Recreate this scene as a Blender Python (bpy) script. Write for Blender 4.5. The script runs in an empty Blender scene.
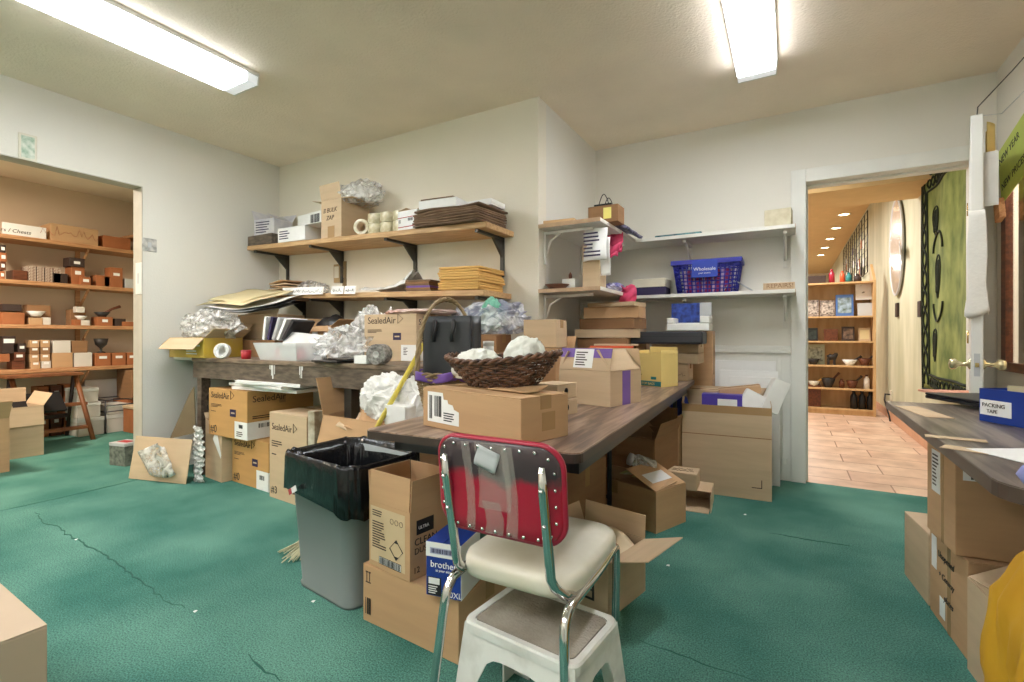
import bpy, bmesh, math, random
from mathutils import Vector, Matrix, Euler, noise
random.seed(7)
R = math.radians
PI = math.pi
scn = bpy.context.scene
COL = scn.collection

# ------------------------------------------------------------------ camera
F, CX, HZ, CZ = 488.0, 512.0, 337.0, 1.05
TH = math.atan(278 / 488)
S_, C_ = math.sin(TH), math.cos(TH)
cd = bpy.data.cameras.new('camera'); cam = bpy.data.objects.new('camera', cd); COL.objects.link(cam)
cam.location = (0, 0, CZ); cam.rotation_euler = (PI / 2, 0, TH)
cd.sensor_width = 36; cd.lens = 36 * F / 1024; cd.shift_y = -4 / 1024; cd.clip_start = .02
scn.camera = cam

def ray(u, v):
    a = (u - CX) / F; b = (HZ - v) / F
    return Vector((-S_ + a * C_, C_ + a * S_, b))
def at(u, v, x=None, y=None, z=None):
    d = ray(u, v)
    t = x / d.x if x is not None else (y / d.y if y is not None else (z - CZ) / d.z)
    return Vector((t * d.x, t * d.y, CZ + t * d.z))
def dep(p): return -S_ * p[0] + C_ * p[1]

# ------------------------------------------------------------------ room numbers
XL, YA, XB, YC, XR, ZC = -4.28, 2.98, -1.49, 4.10, 1.11, 2.69
YR = -1.4

# ------------------------------------------------------------------ materials
def nd(nt, t, **k):
    n = nt.nodes.new(t)
    for a, b in k.items(): setattr(n, a, b)
    return n
def srgb(h):
    h = h.lstrip('#'); o = []
    for i in (0, 2, 4):
        c = int(h[i:i + 2], 16) / 255
        o.append(c / 12.92 if c <= .04045 else ((c + .055) / 1.055) ** 2.4)
    return tuple(o)
MATS = {}
def mat(name, hexa, rough=.6, metal=0, var=.12, scale=8, stretch=(1, 1, 1), bump=0, bscale=60, alpha=1, spec=.5, trans=0, hex2=None, ior=1.45, emit=0, detail=4, lo=.35, hi=.65):
    if name in MATS: return MATS[name]
    m = bpy.data.materials.new(name); m.use_nodes = True
    nt = m.node_tree; b = nt.nodes['Principled BSDF']
    c = srgb(hexa)
    c2 = srgb(hex2) if hex2 else tuple(max(0, x * (1 - var)) for x in c)
    tc = nd(nt, 'ShaderNodeTexCoord'); mp = nd(nt, 'ShaderNodeMapping'); mp.inputs['Scale'].default_value = stretch
    nt.links.new(tc.outputs['Object'], mp.inputs['Vector'])
    nz = nd(nt, 'ShaderNodeTexNoise'); nz.inputs['Scale'].default_value = scale; nz.inputs['Detail'].default_value = detail
    nt.links.new(mp.outputs['Vector'], nz.inputs['Vector'])
    cr = nd(nt, 'ShaderNodeValToRGB')
    cr.color_ramp.elements[0].color = (*c2, 1); cr.color_ramp.elements[1].color = (*c, 1)
    cr.color_ramp.elements[0].position = lo; cr.color_ramp.elements[1].position = hi
    nt.links.new(nz.outputs['Fac'], cr.inputs['Fac']); nt.links.new(cr.outputs['Color'], b.inputs['Base Color'])
    b.inputs['Roughness'].default_value = rough; b.inputs['Metallic'].default_value = metal
    b.inputs['Specular IOR Level'].default_value = spec; b.inputs['Alpha'].default_value = alpha
    b.inputs['Transmission Weight'].default_value = trans; b.inputs['IOR'].default_value = ior
    if emit:
        b.inputs['Emission Color'].default_value = (*c, 1); b.inputs['Emission Strength'].default_value = emit
    if bump:
        n2 = nd(nt, 'ShaderNodeTexNoise'); n2.inputs['Scale'].default_value = bscale; n2.inputs['Detail'].default_value = 5
        nt.links.new(mp.outputs['Vector'], n2.inputs['Vector'])
        bp = nd(nt, 'ShaderNodeBump'); bp.inputs['Strength'].default_value = bump; bp.inputs['Distance'].default_value = .01
        nt.links.new(n2.outputs['Fac'], bp.inputs['Height']); nt.links.new(bp.outputs['Normal'], b.inputs['Normal'])
    MATS[name] = m
    return m

M_wall = mat('wall_paint', '#e4dece', .75, var=.06, scale=1.2, bump=.15, bscale=90)
M_wall2 = mat('wall_paint_white', '#dcd9cf', .75, var=.05, scale=1.2, bump=.15, bscale=90)
M_ceil = mat('ceiling_paint', '#f0e2ce', .85, var=.10, scale=1.6, bump=.5, bscale=70)
M_white = mat('white_trim_paint', '#dfdfd8', .45, var=.06, scale=5)
M_wtan = mat('storeroom_wall_paint', '#cdb9a0', .8, var=.06, scale=2)
M_kraft = mat('cardboard', '#bd9870', .8, var=.10, scale=3, stretch=(1, 1, 8), bump=.08, bscale=30)
M_kraft2 = mat('pale_cardboard', '#c7ae8e', .8, var=.10, scale=3, stretch=(1, 1, 8), bump=.08, bscale=30)
M_kraft3 = mat('golden_cardboard', '#c3965c', .8, var=.10, scale=3, stretch=(1, 1, 8), bump=.08, bscale=30)
M_kraftd = mat('brown_cardboard', '#8f6a48', .8, var=.15, scale=3, stretch=(1, 1, 8))
M_tape = mat('brown_packing_tape', '#a98860', .25, var=.08, scale=8)
M_ctape = mat('clear_packing_tape', '#e0d6cc', .08, var=.08, scale=12, alpha=.13)
M_label = mat('white_label_paper', '#e9e9e6', .6, var=.04, scale=20)
M_ink = mat('black_ink', '#1c1a1a', .6)
M_inkb = mat('brown_ink', '#3b2c24', .7)
M_navy = mat('navy_print', '#2a2148', .6)
M_wood = mat('shelf_pine', '#cba87c', .6, hex2='#ae8a5e', scale=3, stretch=(2, 24, 24), detail=6)
M_orange = mat('orange_stained_pine', '#c39468', .6, hex2='#a0714a', scale=3, stretch=(24, 2, 24), detail=6)
M_dkwood = mat('dark_walnut', '#6b3b22', .5, hex2='#4c2816', scale=4, stretch=(10, 2, 10))
M_grey = mat('grey_plastic', '#7d8382', .42, var=.05, scale=4)
M_blackbag = mat('black_bin_bag', '#141518', .2, var=.2, scale=6, bump=1.0, bscale=16, stretch=(1, 1, .45))
M_chrome = mat('chrome', '#d8d8d8', .09, metal=1, var=.05)
M_steel = mat('galvanised_bracket_steel', '#5b5a56', .45, metal=.8, var=.2, scale=12)
M_whitep = mat('white_plastic', '#dcdcd6', .4, var=.07, scale=10)
M_cream = mat('cream_vinyl', '#dbd7c8', .35, hex2='#cbc5b0', scale=6, bump=.06, bscale=14)
M_black = mat('black_plastic', '#17171a', .4, var=.2)
M_blacksatin = mat('black_satin_paper', '#35373b', .4, var=.15, scale=6)
M_plastic = mat('clear_plastic_film', '#eef0ec', .18, var=.08, scale=14, alpha=.62, bump=.5, bscale=30)
def film(name, c1, c2, a0, a1, sc, rough=.12, tr=.3):
    m = bpy.data.materials.new(name); m.use_nodes = True; nt = m.node_tree; nt.nodes.clear()
    out = nd(nt, 'ShaderNodeOutputMaterial'); tc = nd(nt, 'ShaderNodeTexCoord')
    nz = nd(nt, 'ShaderNodeTexNoise'); nz.inputs['Scale'].default_value = sc; nz.inputs['Detail'].default_value = 3; nz.inputs['Distortion'].default_value = 1.5
    nt.links.new(tc.outputs['Object'], nz.inputs['Vector'])
    cr = nd(nt, 'ShaderNodeValToRGB'); cr.color_ramp.elements[0].color = (*srgb(c2), 1); cr.color_ramp.elements[1].color = (*srgb(c1), 1); cr.color_ramp.elements[0].position = .4; cr.color_ramp.elements[1].position = .6
    nt.links.new(nz.outputs['Fac'], cr.inputs['Fac'])
    mr = nd(nt, 'ShaderNodeMapRange'); mr.inputs['From Min'].default_value = .35; mr.inputs['From Max'].default_value = .65; mr.inputs['To Min'].default_value = a0; mr.inputs['To Max'].default_value = a1
    nt.links.new(nz.outputs['Fac'], mr.inputs['Value'])
    df = nd(nt, 'ShaderNodeBsdfDiffuse'); tl = nd(nt, 'ShaderNodeBsdfTranslucent'); gl = nd(nt, 'ShaderNodeBsdfGlossy'); tp = nd(nt, 'ShaderNodeBsdfTransparent')
    gl.inputs['Roughness'].default_value = rough
    n2 = nd(nt, 'ShaderNodeTexNoise'); n2.inputs['Scale'].default_value = sc * 2.5; n2.inputs['Detail'].default_value = 3; nt.links.new(tc.outputs['Object'], n2.inputs['Vector'])
    bp = nd(nt, 'ShaderNodeBump'); bp.inputs['Strength'].default_value = .6; bp.inputs['Distance'].default_value = .008; nt.links.new(n2.outputs['Fac'], bp.inputs['Height']); nt.links.new(bp.outputs['Normal'], gl.inputs['Normal'])
    for x in (df, tl): nt.links.new(cr.outputs['Color'], x.inputs['Color'])
    m1 = nd(nt, 'ShaderNodeMixShader'); m1.inputs[0].default_value = tr; nt.links.new(df.outputs[0], m1.inputs[1]); nt.links.new(tl.outputs[0], m1.inputs[2])
    m2 = nd(nt, 'ShaderNodeMixShader'); nt.links.new(mr.outputs['Result'], m2.inputs[0]); nt.links.new(tp.outputs[0], m2.inputs[1]); nt.links.new(m1.outputs[0], m2.inputs[2])
    fr = nd(nt, 'ShaderNodeLayerWeight'); fr.inputs['Blend'].default_value = .12; nt.links.new(bp.outputs['Normal'], fr.inputs['Normal'])
    m3 = nd(nt, 'ShaderNodeMixShader'); nt.links.new(fr.outputs['Fresnel'], m3.inputs[0]); nt.links.new(m2.outputs[0], m3.inputs[1]); nt.links.new(gl.outputs[0], m3.inputs[2])
    nt.links.new(m3.outputs[0], out.inputs['Surface'])
    return m
del MATS['clear_plastic_film']; bpy.data.materials.remove(M_plastic)
M_plastic = film('clear_plastic_film', '#ffffff', '#f4f6f4', .10, .80, 12)
M_poly = film('white_poly_film', '#f2f1ee', '#e6e5e2', .95, .99, 9, .2, .12)
M_plastic2 = film('cloudy_plastic_film', '#fbfcfa', '#dfe2e0', .45, .95, 26)
M_purple = mat('purple_tape', '#6f4f9f', .4, var=.1)
M_blue = mat('royal_blue_plastic', '#2b2f9c', .35, var=.1)
M_bblue = mat('blue_card_print', '#1d3a8c', .45, var=.1)
M_pink = mat('pink_ribbon', '#d8466f', .6, var=.2, scale=25)
M_yellow = mat('yellow_card', '#dcc37a', .7, var=.06)
M_gold = mat('manila_yellow_paper', '#d9ae66', .75, var=.08, scale=5)
M_manila = mat('manila_paper', '#d6c79c', .8, var=.06)
M_brownp = mat('brown_kraft_paper', '#80664e', .85, hex2='#6b543f', scale=6)
M_red = mat('red_plastic', '#a8242c', .4)
M_teal = mat('teal_print', '#2e7f82', .5)
M_terracotta = mat('terracotta_box', '#a5653c', .65, var=.2, scale=9)
M_brass = mat('brass', '#c9b27a', .2, metal=1, var=.1)
M_cloth = mat('mustard_cloth', '#c79a1e', .85, hex2='#ad7f14', scale=4, bump=.4, bscale=12)
M_peri = mat('periwinkle_cloth', '#8a8fc4', .85, var=.1)
M_wicker = mat('dark_wicker', '#76523c', .45, hex2='#2c1b15', scale=45)
M_wickl = mat('tan_wicker', '#9a8361', .6, hex2='#75603f', scale=14)
M_plate = mat('outlet_plate', '#cfc9b6', .5, var=.05)
M_dgrey = mat('charcoal_tube', '#2c2d33', .4, var=.15)
M_silver = mat('silver_plastic', '#b9bcbd', .35, var=.05)
M_foam = mat('white_foam_board', '#e6e6e4', .7, var=.03)
M_broom = mat('broom_straw', '#d3ccab', .8, var=.2, scale=20)
M_ychrome = mat('yellow_broom_handle_paint', '#c5b244', .4, var=.1)
M_oakboard = mat('bookcase_maple', '#cdab7c', .5, hex2='#bd9868', scale=3, stretch=(6, 2, 1))
M_ochre = mat('ochre_ceiling_paint', '#cdb07e', .8, var=.06)
M_glass = mat('clear_glass', '#ffffff', .02, trans=1, ior=1.45, var=0)
M_stone = mat('dark_mortar_stone', '#2e2926', .5, var=.3)

def carpet_mat():
    m = bpy.data.materials.new('green_carpet'); m.use_nodes = True; nt = m.node_tree; b = nt.nodes['Principled BSDF']
    tc = nd(nt, 'ShaderNodeTexCoord')
    n1 = nd(nt, 'ShaderNodeTexNoise'); n1.inputs['Scale'].default_value = 1.6; n1.inputs['Detail'].default_value = 6
    n2 = nd(nt, 'ShaderNodeTexNoise'); n2.inputs['Scale'].default_value = 190; n2.inputs['Detail'].default_value = 3
    for n in (n1, n2): nt.links.new(tc.outputs['Object'], n.inputs['Vector'])
    c1 = nd(nt, 'ShaderNodeValToRGB'); c1.color_ramp.elements[0].position = .36; c1.color_ramp.elements[1].position = .66
    c1.color_ramp.elements[0].color = (*srgb('#3d7267'), 1); c1.color_ramp.elements[1].color = (*srgb('#649486'), 1)
    nt.links.new(n1.outputs['Fac'], c1.inputs['Fac'])
    c2 = nd(nt, 'ShaderNodeValToRGB'); c2.color_ramp.elements[0].position = .35; c2.color_ramp.elements[1].position = .65
    c2.color_ramp.elements[0].color = (.55, .55, .55, 1); c2.color_ramp.elements[1].color = (1.3, 1.3, 1.28, 1)
    nt.links.new(n2.outputs['Fac'], c2.inputs['Fac'])
    mx = nd(nt, 'ShaderNodeMixRGB', blend_type='MULTIPLY'); mx.inputs['Fac'].default_value = 1
    nt.links.new(c1.outputs['Color'], mx.inputs['Color1']); nt.links.new(c2.outputs['Color'], mx.inputs['Color2'])
    nt.links.new(mx.outputs['Color'], b.inputs['Base Color'])
    b.inputs['Roughness'].default_value = .95; b.inputs['Specular IOR Level'].default_value = .15
    bp = nd(nt, 'ShaderNodeBump'); bp.inputs['Strength'].default_value = .7; bp.inputs['Distance'].default_value = .01
    nt.links.new(n2.outputs['Fac'], bp.inputs['Height']); nt.links.new(bp.outputs['Normal'], b.inputs['Normal'])
    return m
M_carpet = carpet_mat()

def tile_mat():
    m = bpy.data.materials.new('shop_floor_tile'); m.use_nodes = True; nt = m.node_tree; b = nt.nodes['Principled BSDF']
    tc = nd(nt, 'ShaderNodeTexCoord')
    br = nd(nt, 'ShaderNodeTexBrick'); br.inputs['Scale'].default_value = 1
    br.inputs['Brick Width'].default_value = .62; br.inputs['Row Height'].default_value = .31
    br.inputs['Mortar Size'].default_value = .005; br.offset = .37
    br.inputs['Color1'].default_value = (*srgb('#dabfa8'), 1); br.inputs['Color2'].default_value = (*srgb('#cbab94'), 1)
    br.inputs['Mortar'].default_value = (*srgb('#8e6c58'), 1)
    nt.links.new(tc.outputs['Object'], br.inputs['Vector'])
    nz = nd(nt, 'ShaderNodeTexNoise'); nz.inputs['Scale'].default_value = 5; nz.inputs['Detail'].default_value = 6
    nt.links.new(tc.outputs['Object'], nz.inputs['Vector'])
    cr = nd(nt, 'ShaderNodeValToRGB'); cr.color_ramp.elements[0].position = .3; cr.color_ramp.elements[1].position = .7
    cr.color_ramp.elements[0].color = (.72, .68, .66, 1); cr.color_ramp.elements[1].color = (1.1, 1.1, 1.1, 1)
    nt.links.new(nz.outputs['Fac'], cr.inputs['Fac'])
    mx = nd(nt, 'ShaderNodeMixRGB', blend_type='MULTIPLY'); mx.inputs['Fac'].default_value = 1
    nt.links.new(br.outputs['Color'], mx.inputs['Color1']); nt.links.new(cr.outputs['Color'], mx.inputs['Color2'])
    nt.links.new(mx.outputs['Color'], b.inputs['Base Color']); b.inputs['Roughness'].default_value = .4
    return m
M_tile = tile_mat()

def laminate(name, c1, c2, c3, rot):
    m = bpy.data.materials.new(name); m.use_nodes = True; nt = m.node_tree; b = nt.nodes['Principled BSDF']
    tc = nd(nt, 'ShaderNodeTexCoord'); mp = nd(nt, 'ShaderNodeMapping'); mp.inputs['Rotation'].default_value = (0, 0, rot); mp.inputs['Scale'].default_value = (14, 1.1, 1)
    nt.links.new(tc.outputs['Object'], mp.inputs['Vector'])
    nz = nd(nt, 'ShaderNodeTexNoise'); nz.inputs['Scale'].default_value = 2.2; nz.inputs['Detail'].default_value = 8; nz.inputs['Distortion'].default_value = .6
    nt.links.new(mp.outputs['Vector'], nz.inputs['Vector'])
    cr = nd(nt, 'ShaderNodeValToRGB'); e = cr.color_ramp.elements
    e[0].position = .38; e[0].color = (*srgb(c1), 1); e[1].position = .62; e[1].color = (*srgb(c3), 1)
    k = e.new(.5); k.color = (*srgb(c2), 1)
    nt.links.new(nz.outputs['Fac'], cr.inputs['Fac']); nt.links.new(cr.outputs['Color'], b.inputs['Base Color'])
    b.inputs['Roughness'].default_value = .32
    return m
M_tabletop = laminate('walnut_laminate', '#54423a', '#80695a', '#a38b79', 0)
M_counter = laminate('grey_oak_laminate', '#4a423d', '#6b615a', '#877b70', 0)
M_benchtop = mat('worn_bench_top', '#8d7a66', .5, hex2='#5e5044', scale=5, stretch=(2, 14, 14), detail=7)
M_bench = mat('paint_spattered_wood', '#6f6253', .7, hex2='#4a4036', scale=7, detail=8, stretch=(1.5, 6, 6))
M_greenwall = mat('pale_green_wash_wall', '#cbcab2', .7, hex2='#b1b296', scale=2.2, stretch=(1, 1.6, .5), detail=8)
M_redv = None
def chair_vinyl():  # red below, dark grey above a ragged noise edge
    m = bpy.data.materials.new('dark_topped_red_vinyl'); m.use_nodes = True; nt = m.node_tree; b = nt.nodes['Principled BSDF']
    tc = nd(nt, 'ShaderNodeTexCoord'); sx = nd(nt, 'ShaderNodeSeparateXYZ'); nt.links.new(tc.outputs['Object'], sx.inputs['Vector'])
    nz = nd(nt, 'ShaderNodeTexNoise'); nz.inputs['Scale'].default_value = 14; nz.inputs['Detail'].default_value = 5
    nt.links.new(tc.outputs['Object'], nz.inputs['Vector'])
    ma = nd(nt, 'ShaderNodeMath', operation='MULTIPLY_ADD'); nt.links.new(nz.outputs['Fac'], ma.inputs[0]); ma.inputs[1].default_value = .09
    nt.links.new(sx.outputs['Z'], ma.inputs[2])
    cr = nd(nt, 'ShaderNodeValToRGB'); e = cr.color_ramp.elements
    e[0].position = .06; e[0].color = (*srgb('#a01f34'), 1); e[1].position = .085; e[1].color = (*srgb('#43373a'), 1)
    nt.links.new(ma.outputs[0], cr.inputs['Fac']); nt.links.new(cr.outputs['Color'], b.inputs['Base Color'])
    b.inputs['Roughness'].default_value = .25
    return m
M_redv = chair_vinyl()
M_redtrim = mat('red_piping', '#a3223a', .3, var=.1)

# ------------------------------------------------------------------ mesh collector
class MB:
    def __init__(s): s.v = []; s.f = []; s.sm = []
    def add(s, vs, fs, M=None, smooth=False):
        o = len(s.v)
        s.v += [(M @ Vector(p)) if M else Vector(p) for p in vs]
        s.f += [tuple(i + o for i in f) for f in fs]; s.sm += [smooth] * len(fs)
        return s
    def box(s, x0, x1, y0, y1, z0, z1, M=None):
        return s.add([(x0, y0, z0), (x1, y0, z0), (x1, y1, z0), (x0, y1, z0), (x0, y0, z1), (x1, y0, z1), (x1, y1, z1), (x0, y1, z1)],
                     [(3, 2, 1, 0), (4, 5, 6, 7), (0, 1, 5, 4), (1, 2, 6, 5), (2, 3, 7, 6), (3, 0, 4, 7)], M)
    def prism(s, poly, z0, z1, M=None, smooth=False):
        n = len(poly)
        vs = [(p[0], p[1], z0) for p in poly] + [(p[0], p[1], z1) for p in poly]
        fs = [tuple(range(n))[::-1], tuple(range(n, 2 * n))] + [(i, (i + 1) % n, n + (i + 1) % n, n + i) for i in range(n)]
        return s.add(vs, fs, M, smooth)
    def tube(s, pts, r, seg=8, closed=False, M=None, caps=True):
        pts = [Vector(p) for p in pts]; n = len(pts); vs = []; fs = []
        rr = r if isinstance(r, (list, tuple)) else [r] * n
        up = None
        for i, p in enumerate(pts):
            a = pts[(i - 1) % n] if (closed or i > 0) else p
            b = pts[(i + 1) % n] if (closed or i < n - 1) else p
            t = (b - a)
            t = t.normalized() if t.length > 1e-9 else Vector((0, 0, 1))
            if up is None:
                up = Vector((0, 0, 1)) if abs(t.z) < .9 else Vector((1, 0, 0))
            sd = t.cross(up)
            if sd.length < 1e-6: sd = t.orthogonal()
            sd.normalize(); up = sd.cross(t).normalized()
            for k in range(seg):
                q = 2 * PI * k / seg
                vs.append(p + (sd * math.cos(q) + up * math.sin(q)) * rr[i])
        for i in range(n if closed else n - 1):
            for k in range(seg):
                j = (i + 1) % n
                fs.append((i * seg + k, i * seg + (k + 1) % seg, j * seg + (k + 1) % seg, j * seg + k))
        if not closed and caps:
            fs.append(tuple(range(seg))[::-1]); fs.append(tuple((n - 1) * seg + k for k in range(seg)))
        return s.add(vs, fs, M, True)
    def lathe(s, prof, seg=24, M=None, smooth=True):
        vs = []; fs = []; n = len(prof)
        for (r, z) in prof:
            for k in range(seg):
                q = 2 * PI * k / seg; vs.append((r * math.cos(q), r * math.sin(q), z))
        for i in range(n - 1):
            for k in range(seg):
                fs.append((i * seg + k, i * seg + (k + 1) % seg, (i + 1) * seg + (k + 1) % seg, (i + 1) * seg + k))
        if prof[0][0] > 1e-6: fs.append(tuple(range(seg))[::-1])
        if prof[-1][0] > 1e-6: fs.append(tuple((n - 1) * seg + k for k in range(seg)))
        return s.add(vs, fs, M, smooth)
    def sheet(s, fn, nu, nv, th=.002, M=None, smooth=True):
        vs = []; fs = []
        for j in range(nv + 1):
            for i in range(nu + 1): vs.append(Vector(fn(i / nu, j / nv)))
        w = nu + 1; N = len(vs)
        def nrm(i, j):
            a = vs[j * w + min(i + 1, nu)] - vs[j * w + max(i - 1, 0)]; b = vs[min(j + 1, nv) * w + i] - vs[max(j - 1, 0) * w + i]
            c = a.cross(b); return c.normalized() if c.length > 1e-9 else Vector((0, 0, 1))
        bk = [vs[j * w + i] - nrm(i, j) * th for j in range(nv + 1) for i in range(nu + 1)]
        for j in range(nv):
            for i in range(nu):
                a = j * w + i; q = (a, a + 1, a + w + 1, a + w); fs.append(q); fs.append(tuple(x + N for x in q[::-1]))
        bd = [i for i in range(nu)] + [j * w + nu for j in range(nv)] + [nv * w + i for i in range(nu, 0, -1)] + [j * w for j in range(nv, 0, -1)]
        for k in range(len(bd)):
            a, b = bd[k], bd[(k + 1) % len(bd)]; fs.append((b, a, a + N, b + N))
        return s.add(vs + bk, fs, M, smooth)
    def build(s, name, m, parent=None, loc=None, rot=None, bevel=0, seg=2):
        me = bpy.data.meshes.new(name); me.from_pydata([tuple(p) for p in s.v], [], s.f); me.update()
        if isinstance(m, (list, tuple)):
            for x in m: me.materials.append(x)
        else: me.materials.append(m)
        me.polygons.foreach_set('use_smooth', s.sm)
        o = bpy.data.objects.new(name, me); COL.objects.link(o)
        if parent: o.parent = parent
        if loc is not None: o.location = loc
        if rot is not None: o.rotation_euler = rot
        if bevel:
            b = o.modifiers.new('bevel', 'BEVEL'); b.width = bevel; b.segments = seg; b.limit_method = 'ANGLE'
        return o
def tag(o, label=None, cat=None, group=None, kind=None):
    if label: o['label'] = label
    if cat: o['category'] = cat
    if group: o['group'] = group
    if kind: o['kind'] = kind
    return o
def empty(name, loc, rot=0, label=None, cat=None, group=None):
    o = bpy.data.objects.new(name, None); COL.objects.link(o); o.empty_display_size = .05
    o.location = loc
    o.rotation_euler = rot if isinstance(rot, (tuple, list)) else (0, 0, rot)
    return tag(o, label, cat, group)
def struct(name, mb, m, **k):
    o = mb.build(name, m, **k); o['kind'] = 'structure'; return o
def dup(root, loc, rot=None, label=None, group=None):
    r = root.copy(); COL.objects.link(r); r.location = loc
    if rot is not None: r.rotation_euler = rot if isinstance(rot, (tuple, list)) else (0, 0, rot)
    if label: r['label'] = label
    if group: r['group'] = group
    for ch in list(root.children):
        c = ch.copy(); COL.objects.link(c); c.parent = r
        for g in ch.children:
            d = g.copy(); COL.objects.link(d); d.parent = c
    return r
def rrect(w, d, r, n=5):
    p = []
    for cx, cy, a0 in ((w / 2 - r, d / 2 - r, 0), (-w / 2 + r, d / 2 - r, 90), (-w / 2 + r, -d / 2 + r, 180), (w / 2 - r, -d / 2 + r, 270)):
        for k in range(n + 1):
            a = R(a0 + 90 * k / n); p.append((cx + r * math.cos(a), cy + r * math.sin(a)))
    return p
def text_mesh(name, s, size, M, m, parent, ext=.0006, font_shear=0, align='LEFT', spacing=1):
    cu = bpy.data.curves.new(name, 'FONT'); cu.body = s; cu.size = size; cu.extrude = ext; cu.shear = font_shear; cu.align_x = align; cu.space_character = spacing; cu.resolution_u = 3
    t = bpy.data.objects.new(name, cu)
    me = bpy.data.meshes.new_from_object(t); bpy.data.objects.remove(t); bpy.data.curves.remove(cu)
    me.materials.clear(); me.materials.append(m)
    o = bpy.data.objects.new(name, me); COL.objects.link(o); o.parent = parent; o.matrix_local = M
    return o
def scribble(mb, M, x0, y0, w, h, seed, n=10):
    rr = random.Random(seed); pts = []
    for i in range(n * 3 + 1):
        pts.append((x0 + w * i / (n * 3), y0 + h * (rr.random() if i % 2 else rr.random() * .4), .0012))
    mb.tube([M @ Vector(p) for p in pts], .0012, 4)

# face frames of a box with base centre at the origin
def face(L, D, h, f):
    o, u, v, n = {'front': ((-L/2, -D/2, 0), (1,0,0), (0,0,1), (0,-1,0)), 'right': ((L/2, -D/2, 0), (0,1,0), (0,0,1), (1,0,0)),
                  'left': ((-L/2, D/2, 0), (0,-1,0), (0,0,1), (-1,0,0)), 'top': ((-L/2, -D/2, h), (1,0,0), (0,1,0), (0,0,1))}[f]
    return Matrix(((u[0], v[0], n[0], o[0]), (u[1], v[1], n[1], o[1]), (u[2], v[2], n[2], o[2]), (0, 0, 0, 1)))
def patch(parent, M, u0, u1, v0, v1, m, name='label_sheet', th=.001, off=0):
    return MB().box(u0, u1, v0, v1, off, off + th, M).build(name, m, parent)
def bars(parent, M, u0, u1, v0, v1, seed=0, n=22, m=None, name='barcode_print', off=.001):
    rr = random.Random(seed); mb = MB(); x = u0
    w = (u1 - u0) / n
    for i in range(n):
        bw = w * rr.choice((.3, .5, .7)); mb.box(u0 + i * w, u0 + i * w + bw, v0, v1, off, off + .0006, M)
    return mb.build(name, m or M_ink, parent)
def lines(parent, M, u0, u1, v0, v1, n, seed=0, m=None, name='fine_print', off=.0006):
    rr = random.Random(seed); mb = MB(); hh = (v1 - v0) / n
    for i in range(n): mb.box(u0, u0 + (u1 - u0) * rr.uniform(.5, 1), v0 + hh * (i + .25), v0 + hh * (i + .7), off, off + .0005, M)
    return mb.build(name, m or M_inkb, parent)

def carton(name, label, cat, A, L, D, h, rot, m=None, flaps=None, fl=None, tape=True, seam='x', group=None, mi=None, center=False, tilt=None, wall=.005, fm=None):
    """A: right front bottom corner (or base centre if center). Local x runs left to right, y away."""
    m = m or M_kraft
    rz = R(rot)
    loc = Vector(A)
    if not center: loc = loc + Matrix.Rotation(rz, 4, 'Z') @ Vector((-L / 2, D / 2, 0))
    r = empty(name, loc, tilt if tilt else rz, label, cat, group)
    hx, hy = L / 2, D / 2
    if flaps is None:
        MB().box(-hx, hx, -hy, hy, 0, h - .004).build('carton_body', m, r, bevel=.003)
        g = .001
        if seam == 'x':
            MB().box(-hx, hx, -hy, -g, h - .004, h).build('top_flap', m, r, bevel=.0015)
            MB().box(-hx, hx, g, hy, h - .004, h).build('top_flap', m, r, bevel=.0015)
            if tape: MB().box(-hx, hx, -.025, .025, h, h + .0006).box(hx, hx + .0006, -.025, .025, h * .7, h + .0006).box(-hx - .0006, -hx, -.025, .025, h * .7, h + .0006).build('tape', M_tape, r)
        else:
            MB().box(-hx, -g, -hy, hy, h - .004, h).build('top_flap', m, r, bevel=.0015)
            MB().box(g, hx, -hy, hy, h - .004, h).build('top_flap', m, r, bevel=.0015)
            if tape: MB().box(-.025, .025, -hy, hy, h, h + .0006).box(-.025, .025, -hy - .0006, -hy, h * .7, h + .0006).build('tape', M_tape, r)
    else:
        w = wall
        o = [(-hx, -hy), (hx, -hy), (hx, hy), (-hx, hy)]; i_ = [(-hx + w, -hy + w), (hx - w, -hy + w), (hx - w, hy - w), (-hx + w, hy - w)]
        vs = [(*p, 0) for p in o] + [(*p, h) for p in o] + [(*p, h) for p in i_] + [(*p, w) for p in i_]
        fs = [(3, 2, 1, 0)] + [(k, (k + 1) % 4, 4 + (k + 1) % 4, 4 + k) for k in range(4)] + [(4 + k, 4 + (k + 1) % 4, 8 + (k + 1) % 4, 8 + k) for k in range(4)] \
            + [(8 + k, 8 + (k + 1) % 4, 12 + (k + 1) % 4, 12 + k) for k in range(4)] + [(12, 13, 14, 15)]
        MB().add(vs, fs).build('carton_body', m, r)
        fl0 = fl or min(L, D) / 2
        for side, ang in flaps.items():
            f2 = fl0
            if isinstance(ang, tuple): ang, f2 = ang
            a = R(ang); t = .004
            ln = (L if side in ('front', 'back') else D) - .004
            mb = MB().box(-ln / 2, ln / 2, -t, 0, .001, f2)
            # local frame: y- is outward; rotate outward about x
            base = {'front': (0, -hy + t / 2, 0), 'right': (hx - t / 2, 0, 90), 'back': (0, hy - t / 2, 180), 'left': (-hx + t / 2, 0, 270)}[side]
            Mx = Matrix.Rotation(R(base[2]), 4, 'Z') @ Matrix.Rotation(a, 4, 'X')
            o_ = mb.build('flap', fm or m, r, bevel=.001)
            o_.matrix_local = Matrix.Translation((base[0], base[1], h)) @ Mx
    return r

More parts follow.
